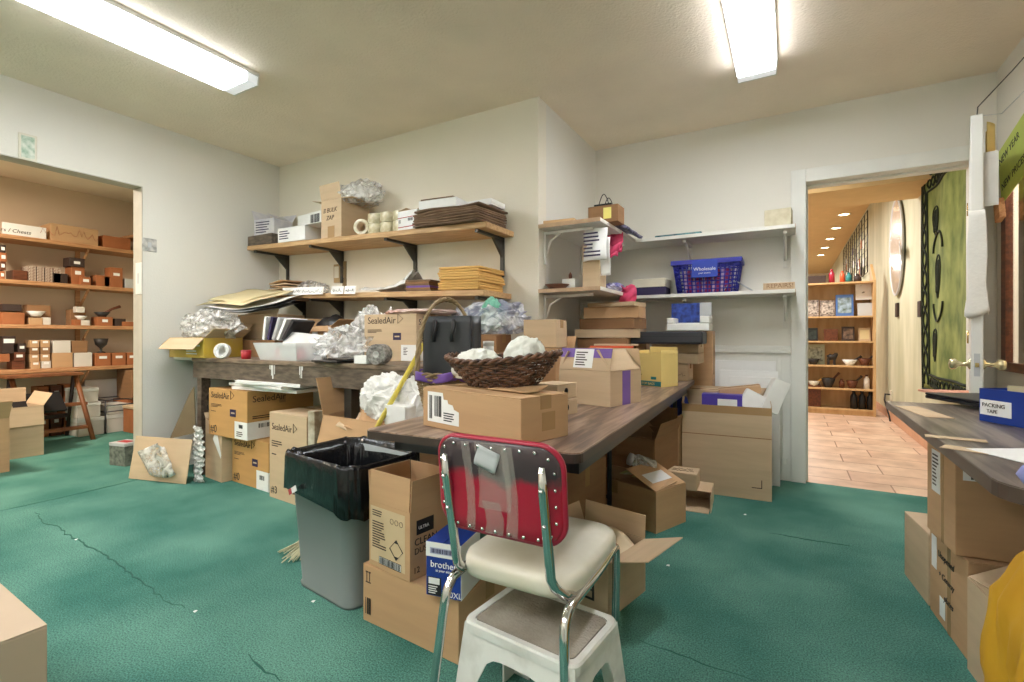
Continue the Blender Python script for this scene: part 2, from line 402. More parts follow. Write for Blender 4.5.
def crumple(name, label, cat, c, rad, m, seed=0, amp=.25, freq=3.0, sub=5, group=None, parent=None, flat=None, smooth=True, rot=0):
    bm = bmesh.new(); bmesh.ops.create_icosphere(bm, subdivisions=min(sub, 5), radius=1)
    film_ = m in (M_plastic, M_poly) or m.name.startswith('printed_film')
    off = Vector((seed * 3.1, seed * 1.7, seed * 2.3))
    rg = lambda q: 1 - 2.2 * abs(noise.noise(q))
    for v in bm.verts:
        p = v.co.copy()
        w = p + .25 * Vector((noise.noise(p * 2 + off), noise.noise(p * 2 + off + Vector((7, 1, 3))), noise.noise(p * 2 + off + Vector((2, 9, 5)))))
        k = 1 + amp * (noise.noise(w * 1.3 + off) * .8 + rg(w * freq * .6 + off) * .5 + rg(w * freq * 1.3 + off) * .26 + rg(w * freq * 3.0 + off) * .05)
        if film_: k += .9 * amp * max(0, rg(w * 1.7 + off * 2)) ** 3 + .5 * amp * max(0, noise.noise(w * 2.2 - off)); k *= .9
        q = Vector((p.x * k * rad[0], p.y * k * rad[1], p.z * k * rad[2]))
        if q.z < -rad[2] * .7: q.z = -rad[2] * .7 + (q.z + rad[2] * .7) * .05
        v.co = q
    me = bpy.data.meshes.new(name); bm.to_mesh(me); bm.free(); me.materials.append(m)
    if m in (M_plastic, M_poly) or m.name.startswith('printed_film'): smooth = False
    me.polygons.foreach_set('use_smooth', [smooth] * len(me.polygons))
    mz = min(v.co.z for v in me.vertices)
    for v in me.vertices: v.co.z -= mz
    o = bpy.data.objects.new(name, me); COL.objects.link(o); o.location = c; o.rotation_euler = (0, 0, rot)
    if parent: o.parent = parent
    return tag(o, label, cat, group)

# ================================================================== SETTING
WT = .12
struct('floor', MB().box(XL - 3.0, XR + .2, YR - .1, YC + .03, -.06, 0), M_carpet)
tl = struct('floor_tile', MB().box(-2.6, XR + 1.6, YC + .03, 20, -.06, -.002), M_tile)
struct('ceiling', MB().box(XL - 3.0, XR + WT, YR - .1, YC + .06, ZC, ZC + .08), M_ceil)
# left wall with the storeroom opening (y -0.6 .. 1.835, up to 2.195)
DY1, DZ1 = 1.835, 2.195
struct('wall_left', MB().box(XL - WT, XL, DY1, YA, 0, ZC).box(XL - WT, XL, -.7, DY1, DZ1, ZC).box(XL - WT, XL, YR, -.7, 0, ZC), M_wall2)
struct('wall_back', MB().box(XL - 3.0, XB, YA, YA + .12, 0, ZC), M_wall)
struct('wall_return', MB().box(XB - .12, XB, YA + .12, YC, 0, ZC), M_wall2)
DX0, DX1, DZ = .10, 1.0, 2.16
struct('wall_far', MB().box(XB - .12, DX0 - .07, YC, YC + .14, 0, ZC).box(DX0 - .07, DX1 + .07, YC, YC + .14, DZ + .07, ZC).box(DX1 + .07, XR + .1, YC, YC + .14, 0, ZC), mat('wall_paint_far', '#dfdcd2', .75, var=.05, scale=1.2, bump=.15, bscale=90))
struct('wall_rear', MB().box(XL - 3.0, XR + WT, YR - .1, YR, 0, ZC), M_wall)
# right wall with a window
WY0, WY1, WZ0, WZ1 = 2.55, 3.98, .85, 2.02
struct('wall_right', MB().box(XR, XR + .02, YR, WY0, 0, ZC).box(XR, XR + .02, WY1, YC, 0, ZC).box(XR, XR + .02, WY0, WY1, 0, WZ0).box(XR, XR + .02, WY0, WY1, WZ1, ZC), M_wall2)
wn = struct('window_1', MB().box(XR - .015, XR + .022, WY0, WY0 + .06, WZ0, WZ1).box(XR - .015, XR + .022, WY1 - .07, WY1, WZ0, WZ1).box(XR - .015, XR + .022, WY0, WY1, WZ0, WZ0 + .05).box(XR - .015, XR + .022, WY0, WY1, WZ1 - .05, WZ1), M_dkwood)
gl = MB().box(XR + .004, XR + .009, WY0 + .05, WY1 - .05, WZ0 + .05, WZ1 - .05).build('glass_pane', M_glass, wn)
# room seen through that window
struct('wall_vestibule', MB().box(XR + 1.5, XR + 1.6, YR, 20, -.06, 3.3), mat('vestibule_paint', '#d3bfa0', .8))
struct('floor_vestibule', MB().box(XR + WT, XR + 1.5, YR, YC + .03, -.06, -.002), M_tile)
# door casing on the far wall
cs = MB()
for x0 in (DX0 - .095, DX1): cs.box(x0, x0 + .095, YC - .022, YC, 0, DZ + .095)
cs.box(DX0, DX1, YC - .022, YC, DZ, DZ + .095)
struct('trim_1', cs, M_white, bevel=.004)
struct('door_1', MB().box(DX0 - .07, DX0, YC, YC + .14, 0, DZ).box(DX1, DX1 + .07, YC, YC + .14, 0, DZ).box(DX0 - .07, DX1 + .07, YC, YC + .14, DZ, DZ + .07)
       .box(DX0, DX0 + .015, YC + .07, YC + .14, 0, DZ).box(DX0, DX1, YC + .07, YC + .14, DZ - .015, DZ), M_white)
# wainscot and chair rail on the far wall
struct('trim_2', MB().box(XB, DX0 - .095, YC - .012, YC, .0, .93).box(-.62, DX0 - .12, YC - .018, YC - .012, .12, .16).box(-.08, -.05, YC - .018, YC - .012, .12, .9), M_white, bevel=.003)
struct('trim_3', MB().box(XB, DX0 - .095, YC - .03, YC, .93, .955).box(XB, DX0 - .095, YC - .02, YC, .955, .985), M_white, bevel=.004)
# jamb lining of the storeroom opening
struct('trim_4', MB().box(XL - WT - .01, XL + .002, DY1 - .006, DY1, 0, DZ1).box(XL - WT - .01, XL + .002, -.7, DY1, DZ1 - .006, DZ1), mat('jamb_paint', '#bdb6a8', .5))
# storeroom shell
SX = -6.98
struct('wall_storeroom', MB().box(SX - .1, SX, YR, YA, 0, ZC), M_wtan)
# shop beyond the door
SZ = 3.2
struct('wall_shop_right', MB().box(XR + .01, XR + .11, YC + .14, 20, 0, SZ), M_greenwall)
struct('wall_shop_left', MB().box(-2.7, -2.6, YC + .14, 20, 0, SZ), M_wall2)
struct('wall_shop_back', MB().box(-2.7, XR + 1.6, 19.5, 19.6, 0, SZ), M_wall2)
struct('ceiling_shop', MB().box(-2.7, XR + 1.6, YC + .14, 20, SZ, SZ + .08), M_ochre)
struct('trim_5', MB().box(-2.6, XR + .01, 5.58, 6.31, 2.45, SZ), M_ochre)
struct('baseboard_shop', MB().box(XR - .006, XR + .01, YC + .14, 20, 0, .10), mat('terracotta_skirting', '#cf9f80', .5))

# ================================================================== LIGHTS
M_diff = mat('fluorescent_diffuser', '#f7f9fd', .3, emit=47, var=.0)
M_hous = mat('light_housing', '#e4e4e0', .4, var=.03)
M_lens = mat('dim_lens', '#e9edf2', .3, emit=.5, var=.02)
M_lens2 = mat('side_lens', '#f4f7ff', .3, emit=11, var=.0)
def fluor(x, y0, y1, label, w=.215, tilt=0):
    r = empty('fluorescent_light', (x, (y0 + y1) / 2, ZC), 0, label, 'ceiling light', 'fluorescent ceiling lights'); L = (y1 - y0) / 2
    MB().box(-w / 2, w / 2, -L, L, -.025, 0).build('housing', M_hous, r, bevel=.004)
    pr = [(-w / 2 + .006, -.0255), (-w / 2 + .012, -.075), (w / 2 - .012, -.075), (w / 2 - .006, -.0255)]
    Mt = Matrix(((1, 0, 0, 0), (0, 0, 1, 0), (0, 1, 0, 0), (0, 0, 0, 1)))
    for s in (-1, 1):
        MB().prism(pr, min(s * (L - .075), s * (L - .01)), max(s * (L - .075), s * (L - .01)), Mt).build('end_lens', M_lens, r)
        MB().prism([(p[0] * 1.03, p[1] * 1.03) for p in pr], min(s * L, s * (L - .01)), max(s * L, s * (L - .01)), Mt).build('end_cap', M_whitep, r)
        MB().prism([(s * (w / 2 - .006), -.0255), (s * (w / 2 - .012), -.075), (s * (w / 2 - .024), -.0765), (s * (w / 2 - .02), -.0255)], -L + .075, L - .075, Mt).build('side_lens', M_lens2, r)
    MB().box(-w / 2 + .024, w / 2 - .024, -L + .075, L - .075, -.076, -.027).build('diffuser', M_diff, r)
    return r
fluor(-3.0, .63, 1.86, 'long fluorescent ceiling light at the left above the storeroom opening', w=.27)
fluor(-.175, 2.08, 3.31, 'short-looking fluorescent ceiling light right of centre above the corner shelf', w=.225)
fluor(-3.0, -1.3, -.1, 'fluorescent ceiling light behind the viewer on the left')  # unseen fixture, added as fill for walls and ceiling
fluor(-1.6, -1.3, -.1, 'fluorescent ceiling light behind the viewer in the middle')  # unseen middle fixture, added to even out and lift the back wall
fluor(-.175, -1.3, -.1, 'fluorescent ceiling light behind the viewer on the right')  # unseen fixture, added as fill from behind the camera
def area(name, loc, size, power, color, rot=(0, 0, 0), sy=None):
    l = bpy.data.lights.new(name, 'AREA'); l.energy = power; l.size = size; l.color = color
    if sy: l.shape = 'RECTANGLE'; l.size_y = sy
    o = bpy.data.objects.new(name, l); COL.objects.link(o); o.location = loc; o.rotation_euler = rot
area('storeroom_lamp', (-5.6, .6, 2.6), .5, 120, (1, .86, .70))
area('shop_lamp', (-.4, 7.2, 2.9), .8, 105, (1, .95, .88))
area('shop_lamp', (-.6, 16, 3.0), .8, 120, (1, .95, .88))  # added to brighten the far end and the back wall in the mirror
area('shop_lamp', (-.4, 11, 3.0), .8, 105, (1, .95, .88))
area('shop_lamp', (.0, 4.9, 2.6), .5, 22, (1, .95, .88))
area('vestibule_lamp', (XR + .8, 3.2, 3.1), .6, 110, (1, .9, .75))
M_spot = mat('warm_lamp_disc', '#ffe6b8', .4, emit=14)
for i, (u, v) in enumerate([(855, 218), (849, 224), (841, 233), (835, 240), (828, 250)]):
    p = (.82 - .03 * i, 10.3 + i * 1.2, SZ)
    r = empty('recessed_light', p, 0, 'round recessed lamp glowing in the ochre shop ceiling', 'ceiling light', 'recessed shop ceiling lamps')
    MB().lathe([(.075, 0), (.1, -.002), (.105, -.012), (.085, -.014), (.075, -.004)], 20).build('trim_ring', M_white, r)
    MB().lathe([(.074, -.006), (.0001, -.006)], 20).build('lamp_disc', M_spot, r)
w = bpy.data.worlds.new('world'); scn.world = w; w.use_nodes = True
w.node_tree.nodes['Background'].inputs[0].default_value = (.9, .95, 1, 1); w.node_tree.nodes['Background'].inputs[1].default_value = .6
scn.view_settings.view_transform = 'Standard'; scn.view_settings.look = 'None'; scn.view_settings.exposure = 0; scn.view_settings.gamma = 1
scn.view_settings.use_curve_mapping = False
try:
    scn.cycles.use_denoising = True; scn.cycles.max_bounces = 10; scn.cycles.diffuse_bounces = 6; scn.cycles.transparent_max_bounces = 12
except Exception: pass
# ================================================================== BACK WALL SHELVES
TILT = math.atan((1.863 - 1.788) / (4.206 - 1.676))
def zA(x): return 1.788 + (-1.676 - x) * math.tan(TILT)
def zA2(x): return 1.352 + (-1.676 - x) * math.tan(TILT) * 1.0
def wall_bracket(parent, x, z, dpt, hgt, m, sgn=1):
    mb = MB().box(x - .014, x + .014, YA - dpt, YA - .002, z - .02, z - .004).box(x - .014, x + .014, YA - .018, YA - .002, z - hgt, z)
    mb.tube([(x, YA - dpt * .85, z - .012), (x, YA - .02, z - hgt * .8)], .011, 6)
    return mb.build('bracket', m, parent)
def shelf_back(zf, label, x0, x1, xs, hgt):
    zm = zf((x0 + x1) / 2)
    r = empty('wall_shelf', ((x0 + x1) / 2, YA, zm), 0, label, 'shelf', 'plywood shelves on the back wall')
    Lh = (x1 - x0) / 2
    o = MB().box(-Lh, Lh, -.36, -.001, -.038, 0).build('board', M_wood, r, bevel=.003); o.rotation_euler = (0, TILT, 0)
    for x in xs:
        dx = x - r.location.x; zl = -dx * math.tan(TILT) - .038
        mb = MB().box(dx - .014, dx + .014, -.34, -.004, zl - .02, zl - .002).box(dx - .014, dx + .014, -.02, -.004, zl - hgt, zl - .002)
        mb.add([(dx - .008, -.15, zl - .016), (dx + .008, -.15, zl - .016), (dx + .008, -.02, zl - hgt * .5), (dx - .008, -.02, zl - hgt * .5),
                (dx - .008, -.02, zl - .016), (dx + .008, -.02, zl - .016)], [(0, 3, 4), (1, 5, 2), (0, 1, 2, 3), (0, 4, 5, 1), (3, 2, 5, 4)])
        mb.build('bracket', M_steel, r)
    return r
shelf_back(zA, 'upper plywood shelf on the back wall holding cartons and brown folders', -4.22, -1.68, (-4.14, -3.40, -2.57, -1.77), .28)
shelf_back(zA2, 'lower plywood shelf on the back wall holding the yellow envelopes', -4.0, -1.70, (-3.9, -3.40, -2.57, -1.77), .22)
def onA(u, v, y=2.66, zf=zA):     # point on upper shelf: returns x for column u at depth y
    return at(u, v, y=y).x

# helper: rectangle of the photograph at a depth plane y -> centre x, width, height
def rx(u0, u1, v0, v1, y):
    a = at(u0, v1, y=y); b = at(u1, v1, y=y); t = at((u0 + u1) / 2, v0, y=y); q = at((u0 + u1) / 2, v1, y=y)
    return (a.x + b.x) / 2, b.x - a.x, t.z - q.z

# wooden tray at the far left end
x, wd, h = rx(248, 278, 238, 251, 2.72)
r = empty('wooden_tray', (-4.04, 2.74, zA(-4.04) + .003), 0, 'weathered wooden tray at the left end of the upper back shelf', 'tray')
MB().box(-.17, .17, -.12, -.108, .008, .085).box(-.17, .17, .108, .12, .008, .085).box(-.17, -.158, -.108, .108, .008, .085).box(.158, .17, -.108, .108, .008, .085).box(-.17, .17, -.12, .12, 0, .008).build('tray_body', M_bench, r, bevel=.002)
# crushed white cartons
c1 = carton('carton', 'crumpled white printed carton on the wooden tray', 'box', (-3.92, 2.68, zA(-4.04) + .09), .24, .2, .14, 8, m=mat('white_printed_card', '#d9d7d4', .6, hex2='#bdbcc6', scale=9), flaps={'left': 20, 'front': -70, 'back': 30, 'right': -60}, fl=.1)
lines(c1, face(.24, .2, .14, 'front'), .02, .22, .02, .13, 5, 3, M_navy, 'text_print')
c2 = carton('carton', 'white carton with blue print beside the wooden tray', 'box', (-3.46, 2.64, zA(-3.6) + .006), .33, .22, .12, 3, m=M_label, tape=False)
lines(c2, face(.33, .22, .12, 'front'), .02, .20, .02, .10, 4, 4, M_navy, 'text_print')
c3 = carton('carton', 'flat white carton with barcode stripes on top of two white cartons', 'box', (-3.29, 2.66, zA(-3.6) + .13), .34, .2, .10, -6, m=M_whitep, tape=False)
bars(c3, face(.34, .2, .1, 'front'), .19, .33, .01, .08, 3, 10)
MB().box(-.26, .26, -.12, .12, 0, .004).build('paper_sheet', M_label, None, loc=(-3.50, 2.76, zA(-3.6) + .1265)); tag(bpy.data.objects['paper_sheet'], 'white paper sheet sticking out beneath the barcode striped carton', 'paper')
# big open carton with bubble wrap
bc = carton('open_carton', 'tall open kraft carton with handwriting on the upper back shelf', 'box', (-3.02, 2.63, zA(-3.1) + .004), .24, .28, .30, -2, m=M_kraft2, flaps={'front': (10, .12), 'right': (95, .13), 'left': (80, .12), 'back': (5, .12)})
Mf = face(.24, .28, .3, 'front')
text_mesh('text_print', 'B BULK', .05, Mf @ Matrix.Translation((.025, .2, .0008)), M_inkb, bc, font_shear=.2); text_mesh('text_print', 'ZAP', .05, Mf @ Matrix.Translation((.06, .14, .0008)), M_inkb, bc, font_shear=.2)
patch(bc, Mf, .08, .16, 0, .09, M_tape, 'tape')
crumple('bubble_wrap_bag', 'clear bubble wrap bulging out of the tall carton on the upper back shelf', 'packing', (-3.00, 2.78, zA(-3.05) + .275), (.21, .13, .10), M_plastic, 5, .3, sub=4)
# clear tape rolls stacked
M_roll = mat('clear_tape_roll', '#d6cfb4', .2, hex2='#b9ae8c', scale=30)
def roll(loc, rot, label, group, ro=.055, ri=.038, wd=.05, m=None, mc=None):
    r = empty('tape_roll', loc, rot, label, 'tape roll', group)
    MB().lathe([(ri, -wd / 2), (ro, -wd / 2), (ro, wd / 2), (ri, wd / 2), (ri, -wd / 2)], 28).build('tape_wind', m or M_roll, r, bevel=.002)
    MB().lathe([(ri - .004, -wd / 2), (ri - .0005, -wd / 2), (ri - .0005, wd / 2), (ri - .004, wd / 2), (ri - .004, -wd / 2)], 28).build('core', mc or M_kraft2, r)
    return r
t0 = None
for k in range(2):
    for i in range(3):
        x = -2.72 + i * .125; l = (x, 2.70 + .0 * k, zA(x) + .042 + k * .075)
        if t0 is None: t0 = roll(l, 0, 'clear tape roll lying in the shrink wrapped stack beside the tall carton', 'shrink wrapped tape rolls', ro=.061, wd=.072)
        else: dup(t0, l)
dup(t0, (-2.85, 2.69, zA(-2.85) + .065), (R(88), 0, R(25)), 'clear tape roll standing on edge beside the tall kraft carton'); 
# postal carton with open lid
pc = carton('open_carton', 'white postal carton with red stripe and half open lid on the upper shelf', 'box', (-2.26, 2.63, zA(-2.3) + .006), .21, .28, .135, -4, m=M_label, flaps={'right': (70, .1), 'left': (-80, .1), 'back': (-85, .2), 'front': (-84, .1)}, fm=M_kraft2)
Mf = face(.21, .28, .135, 'front'); patch(pc, Mf, 0, .21, .018, .024, M_red, 'stripe_print'); bars(pc, Mf, .03, .05, .05, .075, 2, 5); bars(pc, Mf, .12, .17, .06, .08, 3, 8); patch(pc, Mf, .0, .19, .085, .09, M_red, 'stripe_print')
# brown folders: 6 flats
for k in range(7):
    zz = zA(-1.95) + .004 + k * .0165; a = random.uniform(-3, 3)
    o = MB().sheet(lambda u, v: ((u - .5) * .56, (v - .5) * .33, .012 + .006 * math.sin(u * 7 + k) * (1 if k > 4 else .3)), 12, 4, .011).build('paper_folder', M_brownp if k % 3 else mat('dark_kraft_paper', '#6c5643', .85), None, loc=(-1.98 + random.uniform(-.01, .01), 2.75, zz), rot=(0, TILT, R(a - 3)))
    tag(o, 'dark brown kraft folder stacked flat at the right end of the upper shelf', 'folder', 'brown folders on the upper shelf')
wb = carton('flat_box', 'flat white box with brown lid edge on the stack of brown folders', 'box', (-1.93, 2.64, zA(-2.0) + .129), .30, .2, .06, 6, m=M_label, tape=False)
MB().box(-.13, .128, -.104, .09, .061, .067).build('lid_sheet', M_brownp, wb)
MB().box(-.10, .10, -.09, .09, 0, .04).build('paper_pad', M_label, None, loc=(-1.80, 2.80, zA(-1.8) + .13)); tag(bpy.data.objects['paper_pad'], 'short pad of white paper beside the flat box on the brown folders', 'paper')

# ------------------------------------------------ lower shelf of the back wall
for k in range(6):
    o = MB().sheet(lambda u, v: ((u - .5) * .26, (v - .5) * .26, .01 + .015 * (v - .5) ** 2 * math.sin(6 * u + k * 2)), 10, 8, .012).build('kraft_envelope', M_kraft if k % 2 else M_kraft2, None, loc=(-3.86, 2.80, zA2(-3.9) + .003 + k * .021), rot=(0, R(random.uniform(-3, 3)), R(random.uniform(-14, 14))))
    tag(o, 'wrinkled kraft envelope in the stack at the left end of the lower back shelf', 'envelope', 'kraft envelopes on the lower back shelf')
crumple('plastic_bag', 'clear plastic bag slumped behind the shelf labels of the lower shelf', 'plastic bag', (-3.66, 2.84, zA2(-3.66) + .003), (.17, .07, .065), M_plastic, 2, .3)
for i, (u0, u1) in enumerate([(284, 303), (303, 325), (333, 345), (346, 357)]):
    y = 2.618; a = at(u0, 290, y=y); b = at(u1, 290, y=y); xm = (a.x + b.x) / 2; wd = b.x - a.x
    r = empty('shelf_label', (xm, 2.60, zA2(xm) - .012), (R(-8), TILT, 0), ['leftmost handwritten label strip on the lower back shelf edge', 'second label strip from the left on the lower back shelf edge', 'third label strip from the left on the lower back shelf edge', 'fourth label strip from the left on the lower back shelf edge'][i], 'label', 'label strips on the shelf edge')
    MB().box(-wd / 2, wd / 2, -.003, 0, 0, .062).build('card', M_label, r)
    mb = MB(); scribble(mb, Matrix.Translation((-wd / 2, -.0035, 0)) @ Matrix.Rotation(PI / 2, 4, 'X'), .015, .015, wd - .03, .03, i, 7); mb.build('scribble_print', M_inkb, r)
def pb(u, v):
    s = .05 * (1 - u) + .19 * u ** 3
    return ((u - .5) * .46, -.12 + v * .24, .004 + s * (math.sin(PI * min(max(v, .03), .97)) ** .5) * (.8 + .25 * noise.noise(Vector((u * 6, v * 9, 1)))))
o = MB().sheet(pb, 40, 24, .003).build('plastic_bag', M_poly, None, loc=(-2.62, 2.76, zA2(-2.6) + .006), rot=(0, TILT, 0)); tag(o, 'white plastic mailer bag with a raised tip on the lower back shelf', 'plastic bag')
for k in range(6):
    o = MB().box(-.11 - (k % 2) * .01, .11, -.12, .12, 0, .013).build('kraft_envelope', [M_brownp, M_kraftd, M_purple, M_brownp, M_kraftd, M_brownp][k] if k != 0 else M_brownp, None, loc=(-2.27 + random.uniform(-.008, .008), 2.77, zA2(-2.2) + .004 + k * .0135), rot=(0, TILT, R(random.uniform(-4, 4))), bevel=.003)
    tag(o, 'purple folder in the brown stack beside the yellow envelopes' if k == 2 else 'brown kraft envelope in the stack left of the yellow envelopes', 'envelope', None if k == 2 else 'brown envelopes left of the yellow stack')
for k in range(9):
    o = MB().box(-.165, .165, -.16, .16, 0, .0165).build('padded_envelope', M_gold, None, loc=(-1.905 + random.uniform(-.012, .012), 2.78 + random.uniform(-.008, .008), zA2(-1.9) + .004 + k * .0172), rot=(0, TILT, R(random.uniform(-4, 4))), bevel=.007)
    tag(o, 'yellow padded envelope in the tall stack at the right end of the lower shelf', 'envelope', 'yellow padded envelopes')
# key rack on the wall
r = empty('key_rack', (-3.43, YA, 1.62), 0, 'small wooden key rack on the back wall between the two shelves', 'key rack')
MB().box(-.075, .0, -.012, 0, -.09, .07).build('back_panel', mat('rack_wood', '#b49a70', .6), r)
MB().box(-.065, -.01, -.015, -.012, -.05, .05).build('inner_panel', M_wall, r)
MB().box(.035, .075, -.012, 0, -.22, .09).build('strip', mat('rack_strip', '#8f7a58', .6), r)
for z in (-.15, -.06, .03): MB().tube([(.055, -.012, z), (.055, -.035, z), (.055, -.038, z + .015)], .004, 6).build('hook', M_steel, r)

# ================================================================== CORNER SHELVES
M_pale = mat('raw_chipboard_edge', '#b99c7c', .7, var=.15, scale=20)
M_shw = mat('white_shelf_paint', '#d8d6ce', .5, var=.05)
def corner_shelf(z, label, dC, xr, grp):
    r = empty('corner_shelf', (XB, YC, z), 0, label, 'shelf', grp)
    MB().prism([(0.001, -1.12), (.44, -1.12), (.44, -.30), (.001, -.30)][::1], -.026, 0).build('side_board', M_shw, r, bevel=.003)
    MB().box(.001, xr - XB, -.299, -.001, -.026, 0).build('board', M_shw, r, bevel=.003)
    MB().box(.001, .44, -1.126, -1.1205, -.026, 0).build('raw_edge', M_pale, r)
    MB().box(xr - XB + .0005, xr - XB + .004, -.299, -.001, -.026, 0).build('raw_edge', M_pale, r)
    for y in (-1.03, -.35):
        MB().box(.002, .02, y - .014, y + .014, -.26, -.036).box(.002, .36, y - .012, y + .012, -.054, -.036).tube([(.012, y, -.21), (.05, y, -.10), (.13, y, -.055)], .008, 6).build('bracket', M_shw, r)
    for x in (.80, xr - XB - .06):
        MB().box(x - .014, x + .014, -.02, -.002, -.26, -.036).box(x - .012, x + .012, -.27, -.002, -.054, -.036).tube([(x, -.012, -.21), (x, -.06, -.12), (x, -.2, -.055)], .009, 6).build('bracket', M_shw, r)
    return r
corner_shelf(1.815, 'upper white corner shelf running round to the doorway', .3, .03, 'white corner shelves')
corner_shelf(1.375, 'lower white corner shelf holding the blue shopping basket', .3, .03, 'white corner shelves')
# items on the side part, upper
def bxs(name, label, cat, u0, u1, v0, v1, y, z, d, m, group=None, parts=None, bevel=.003, rot=0):
    a = at(u0, v1, y=y); b = at(u1, v1, y=y); q = at((u0 + u1) / 2, v0, y=y)
    h = (v1 - v0) / F * dep(q)
    L = b.x - a.x
    r = empty(name, ((a.x + b.x) / 2, y + d / 2, z + .002), rot, label, cat, group)
    MB().box(-L / 2, L / 2, -d / 2, d / 2, 0, h).build('body', m, r, bevel=bevel)
    r['L'] = L; r['h'] = h
    return r, L, h
g, L, h = bxs('gift_bag', 'brown paper gift bag with black trim and yellow note on the upper corner shelf', 'bag', 588, 618, 205, 222, 3.14, 1.815, .14, M_kraftd)
patch(g, face(L, .14, h, 'front'), L * .52, L * .78, h * .2, h * .85, mat('sticky_note', '#e8dc7c', .7), 'sticky_note')
MB().box(-L * .3, L * .28, -.071, .071, h, h + .012).build('black_trim', M_black, g, bevel=.003)
for dy in (-.05, .05):
    MB().tube([(-.035 + .07 * t / 12, dy, h + .01 + .07 * math.sin(PI * t / 12)) for t in range(13)], .003, 6).build('handle', M_black, g)
# glasses / wires
mb = MB(); mb.tube([(0, 0, .004), (.03, .06, .05), (.10, .02, .05), (.12, -.02, .004)], .005, 6); mb.tube([(.02, .03, .004), (.12, .05, .02), (.22, .02, .006), (.26, .06, .05)], .004, 6)
o = mb.build('wire_stand', M_steel, None, loc=(-1.43, 3.12, 1.817)); tag(o, 'bent grey wire stand lying on the upper corner shelf near the wall edge', 'wire stand')
o = MB().box(-.11, .11, -.05, .05, 0, .02).build('wooden_plank', M_wood, None, loc=(-1.35, 3.04, 1.817), rot=(0, 0, R(5)), bevel=.003); tag(o, 'short raw wood plank lying at the near end of the upper corner shelf', 'plank')
# magazine stack draping off the front edge
def mag(u, v): return ((u - .5) * .17 + .0, (v - .5) * .42, .05 - .05 * max(0, u - .35) ** 1.5 * 2 + .006 * math.sin(v * 14))
o = MB().sheet(mag, 12, 14, .02).build('printed_cloth', mat('grey_blue_print', '#8d8aa6', .6, hex2='#3c3d55', scale=40), None, loc=(-1.07, 3.56, 1.822), rot=(0, 0, 0)); tag(o, 'grey and violet patterned cloth draped over the front of the upper corner shelf', 'cloth')
# pink ribbon rolls hanging
def hang(loc, wd, ln, label, m, dep_=.03, name='ribbon_bundle', cat='ribbon'):
    r = empty(name, loc, 0, label, cat)
    MB().sheet(lambda u, v: ((u - .5) * wd + .02 * math.sin(v * 5), -.015 * math.sin(u * PI) * 2 - .008 * math.sin(v * 18 + u * 3), -v * ln + .012 * math.sin(u * 9)), 14, 24, .012).build('loop', m, r)
    MB().sheet(lambda u, v: ((u - .5) * wd * .6 + .03, .02 - .008 * math.sin(v * 14), -v * ln * .8), 8, 14, .012).build('loop', m, r)
    return r
p = at(615, 237, y=3.55); hang((p.x + .02, 3.45, p.z + .02), .10, .19, 'pink ribbon bundle hanging from the upper corner shelf', M_pink)
p = at(628, 291, y=3.55); hang((p.x, 3.50, p.z + .03), .11, .22, 'pink ribbon bundle hanging from the lower corner shelf', M_pink)
# white printed papers hanging + shopping bag of brown paper
p = at(600, 225, y=3.28)
o = MB().sheet(lambda u, v: ((u - .5) * .16, -.03 * math.sin(u * PI) + .02 * math.sin(v * 4 + u * 2), -v * .22), 12, 12, .002).build('paper_sheet', M_label, None, loc=(-1.125, 3.10, 1.775)); tag(o, 'white printed papers hanging from the front edge of the upper corner shelf', 'paper')
lines(o, Matrix.Translation((-.065, -.043, -.2)) @ Matrix.Rotation(PI / 2, 4, 'X'), 0, .12, 0, .17, 7, 2, M_navy, 'text_print', off=.012)
a = carton('paper_bag', 'tall brown paper bag standing on the lower corner shelf', 'bag', (-1.10, 3.10, 1.377), .12, .12, .28, -3, m=M_kraft2, flaps={'front': (0, .02), 'back': (0, .02)}, wall=.002)
o = MB().sheet(lambda u, v: ((u - .5) * .075, -.012 * math.sin(v * 5), -v * .25), 6, 12, .003).build('ribbon_strip', M_label, None, loc=(-1.068, 3.12, 1.71)); tag(o, 'white printed paper strip hanging beside the tall brown paper bag', 'paper')
# wooden bowl, small white box, amber jar
bo = empty('wooden_bowl', (-1.40, 3.09, 1.377), 0, 'small shallow wooden bowl on the lower corner shelf near the wall', 'bowl')
MB().lathe([(.03, 0), (.06, .012), (.085, .035), (.08, .036), (.055, .016), (.0001, .008)], 24).build('bowl_body', M_dkwood, bo)
bx_, L, h = bxs('small_box', 'small white box beside the amber jar on the lower corner shelf', 'box', 562, 575, 274, 285, 3.12, 1.375, .07, M_whitep); MB().lathe([(.012, h), (.012, h + .03), (.004, h + .045), (.0001, h + .05)], 12).build('knob', M_dkwood, bx_)
j = empty('amber_jar', (-1.17, 3.22, 1.377), 0, 'small round amber jar behind the tall paper bag', 'jar'); MB().lathe([(.04, 0), (.046, .02), (.046, .06), (.035, .075), (.03, .08), (.0001, .08)], 20).build('jar_body', mat('amber', '#a5642c', .25), j); MB().lathe([(.033, .081), (.033, .095), (.0001, .096)], 18).build('lid', M_dkwood, j)
# cluttered cloth at the front end
o = crumple('cloth_bundle', 'violet and white patterned cloth bundle on the front edge of the lower corner shelf', 'cloth', (-1.13, 3.52, 1.377), (.07, .12, .04), mat('violet_print_cloth', '#b7b2c4', .7, hex2='#4a4590', scale=24), 9, .3)
# C side items: cream and navy box
g, L, h = bxs('stacked_tray', 'cream lidded box with navy base left of the blue shopping basket', 'box', 633, 665, 283, 291, 3.84, 1.375, .2, M_navy)
MB().box(-L / 2 - .004, L / 2 + .004, -.104, .104, h, h + .065).build('lid', mat('cream_card', '#d9d2bd', .6), g, bevel=.003)
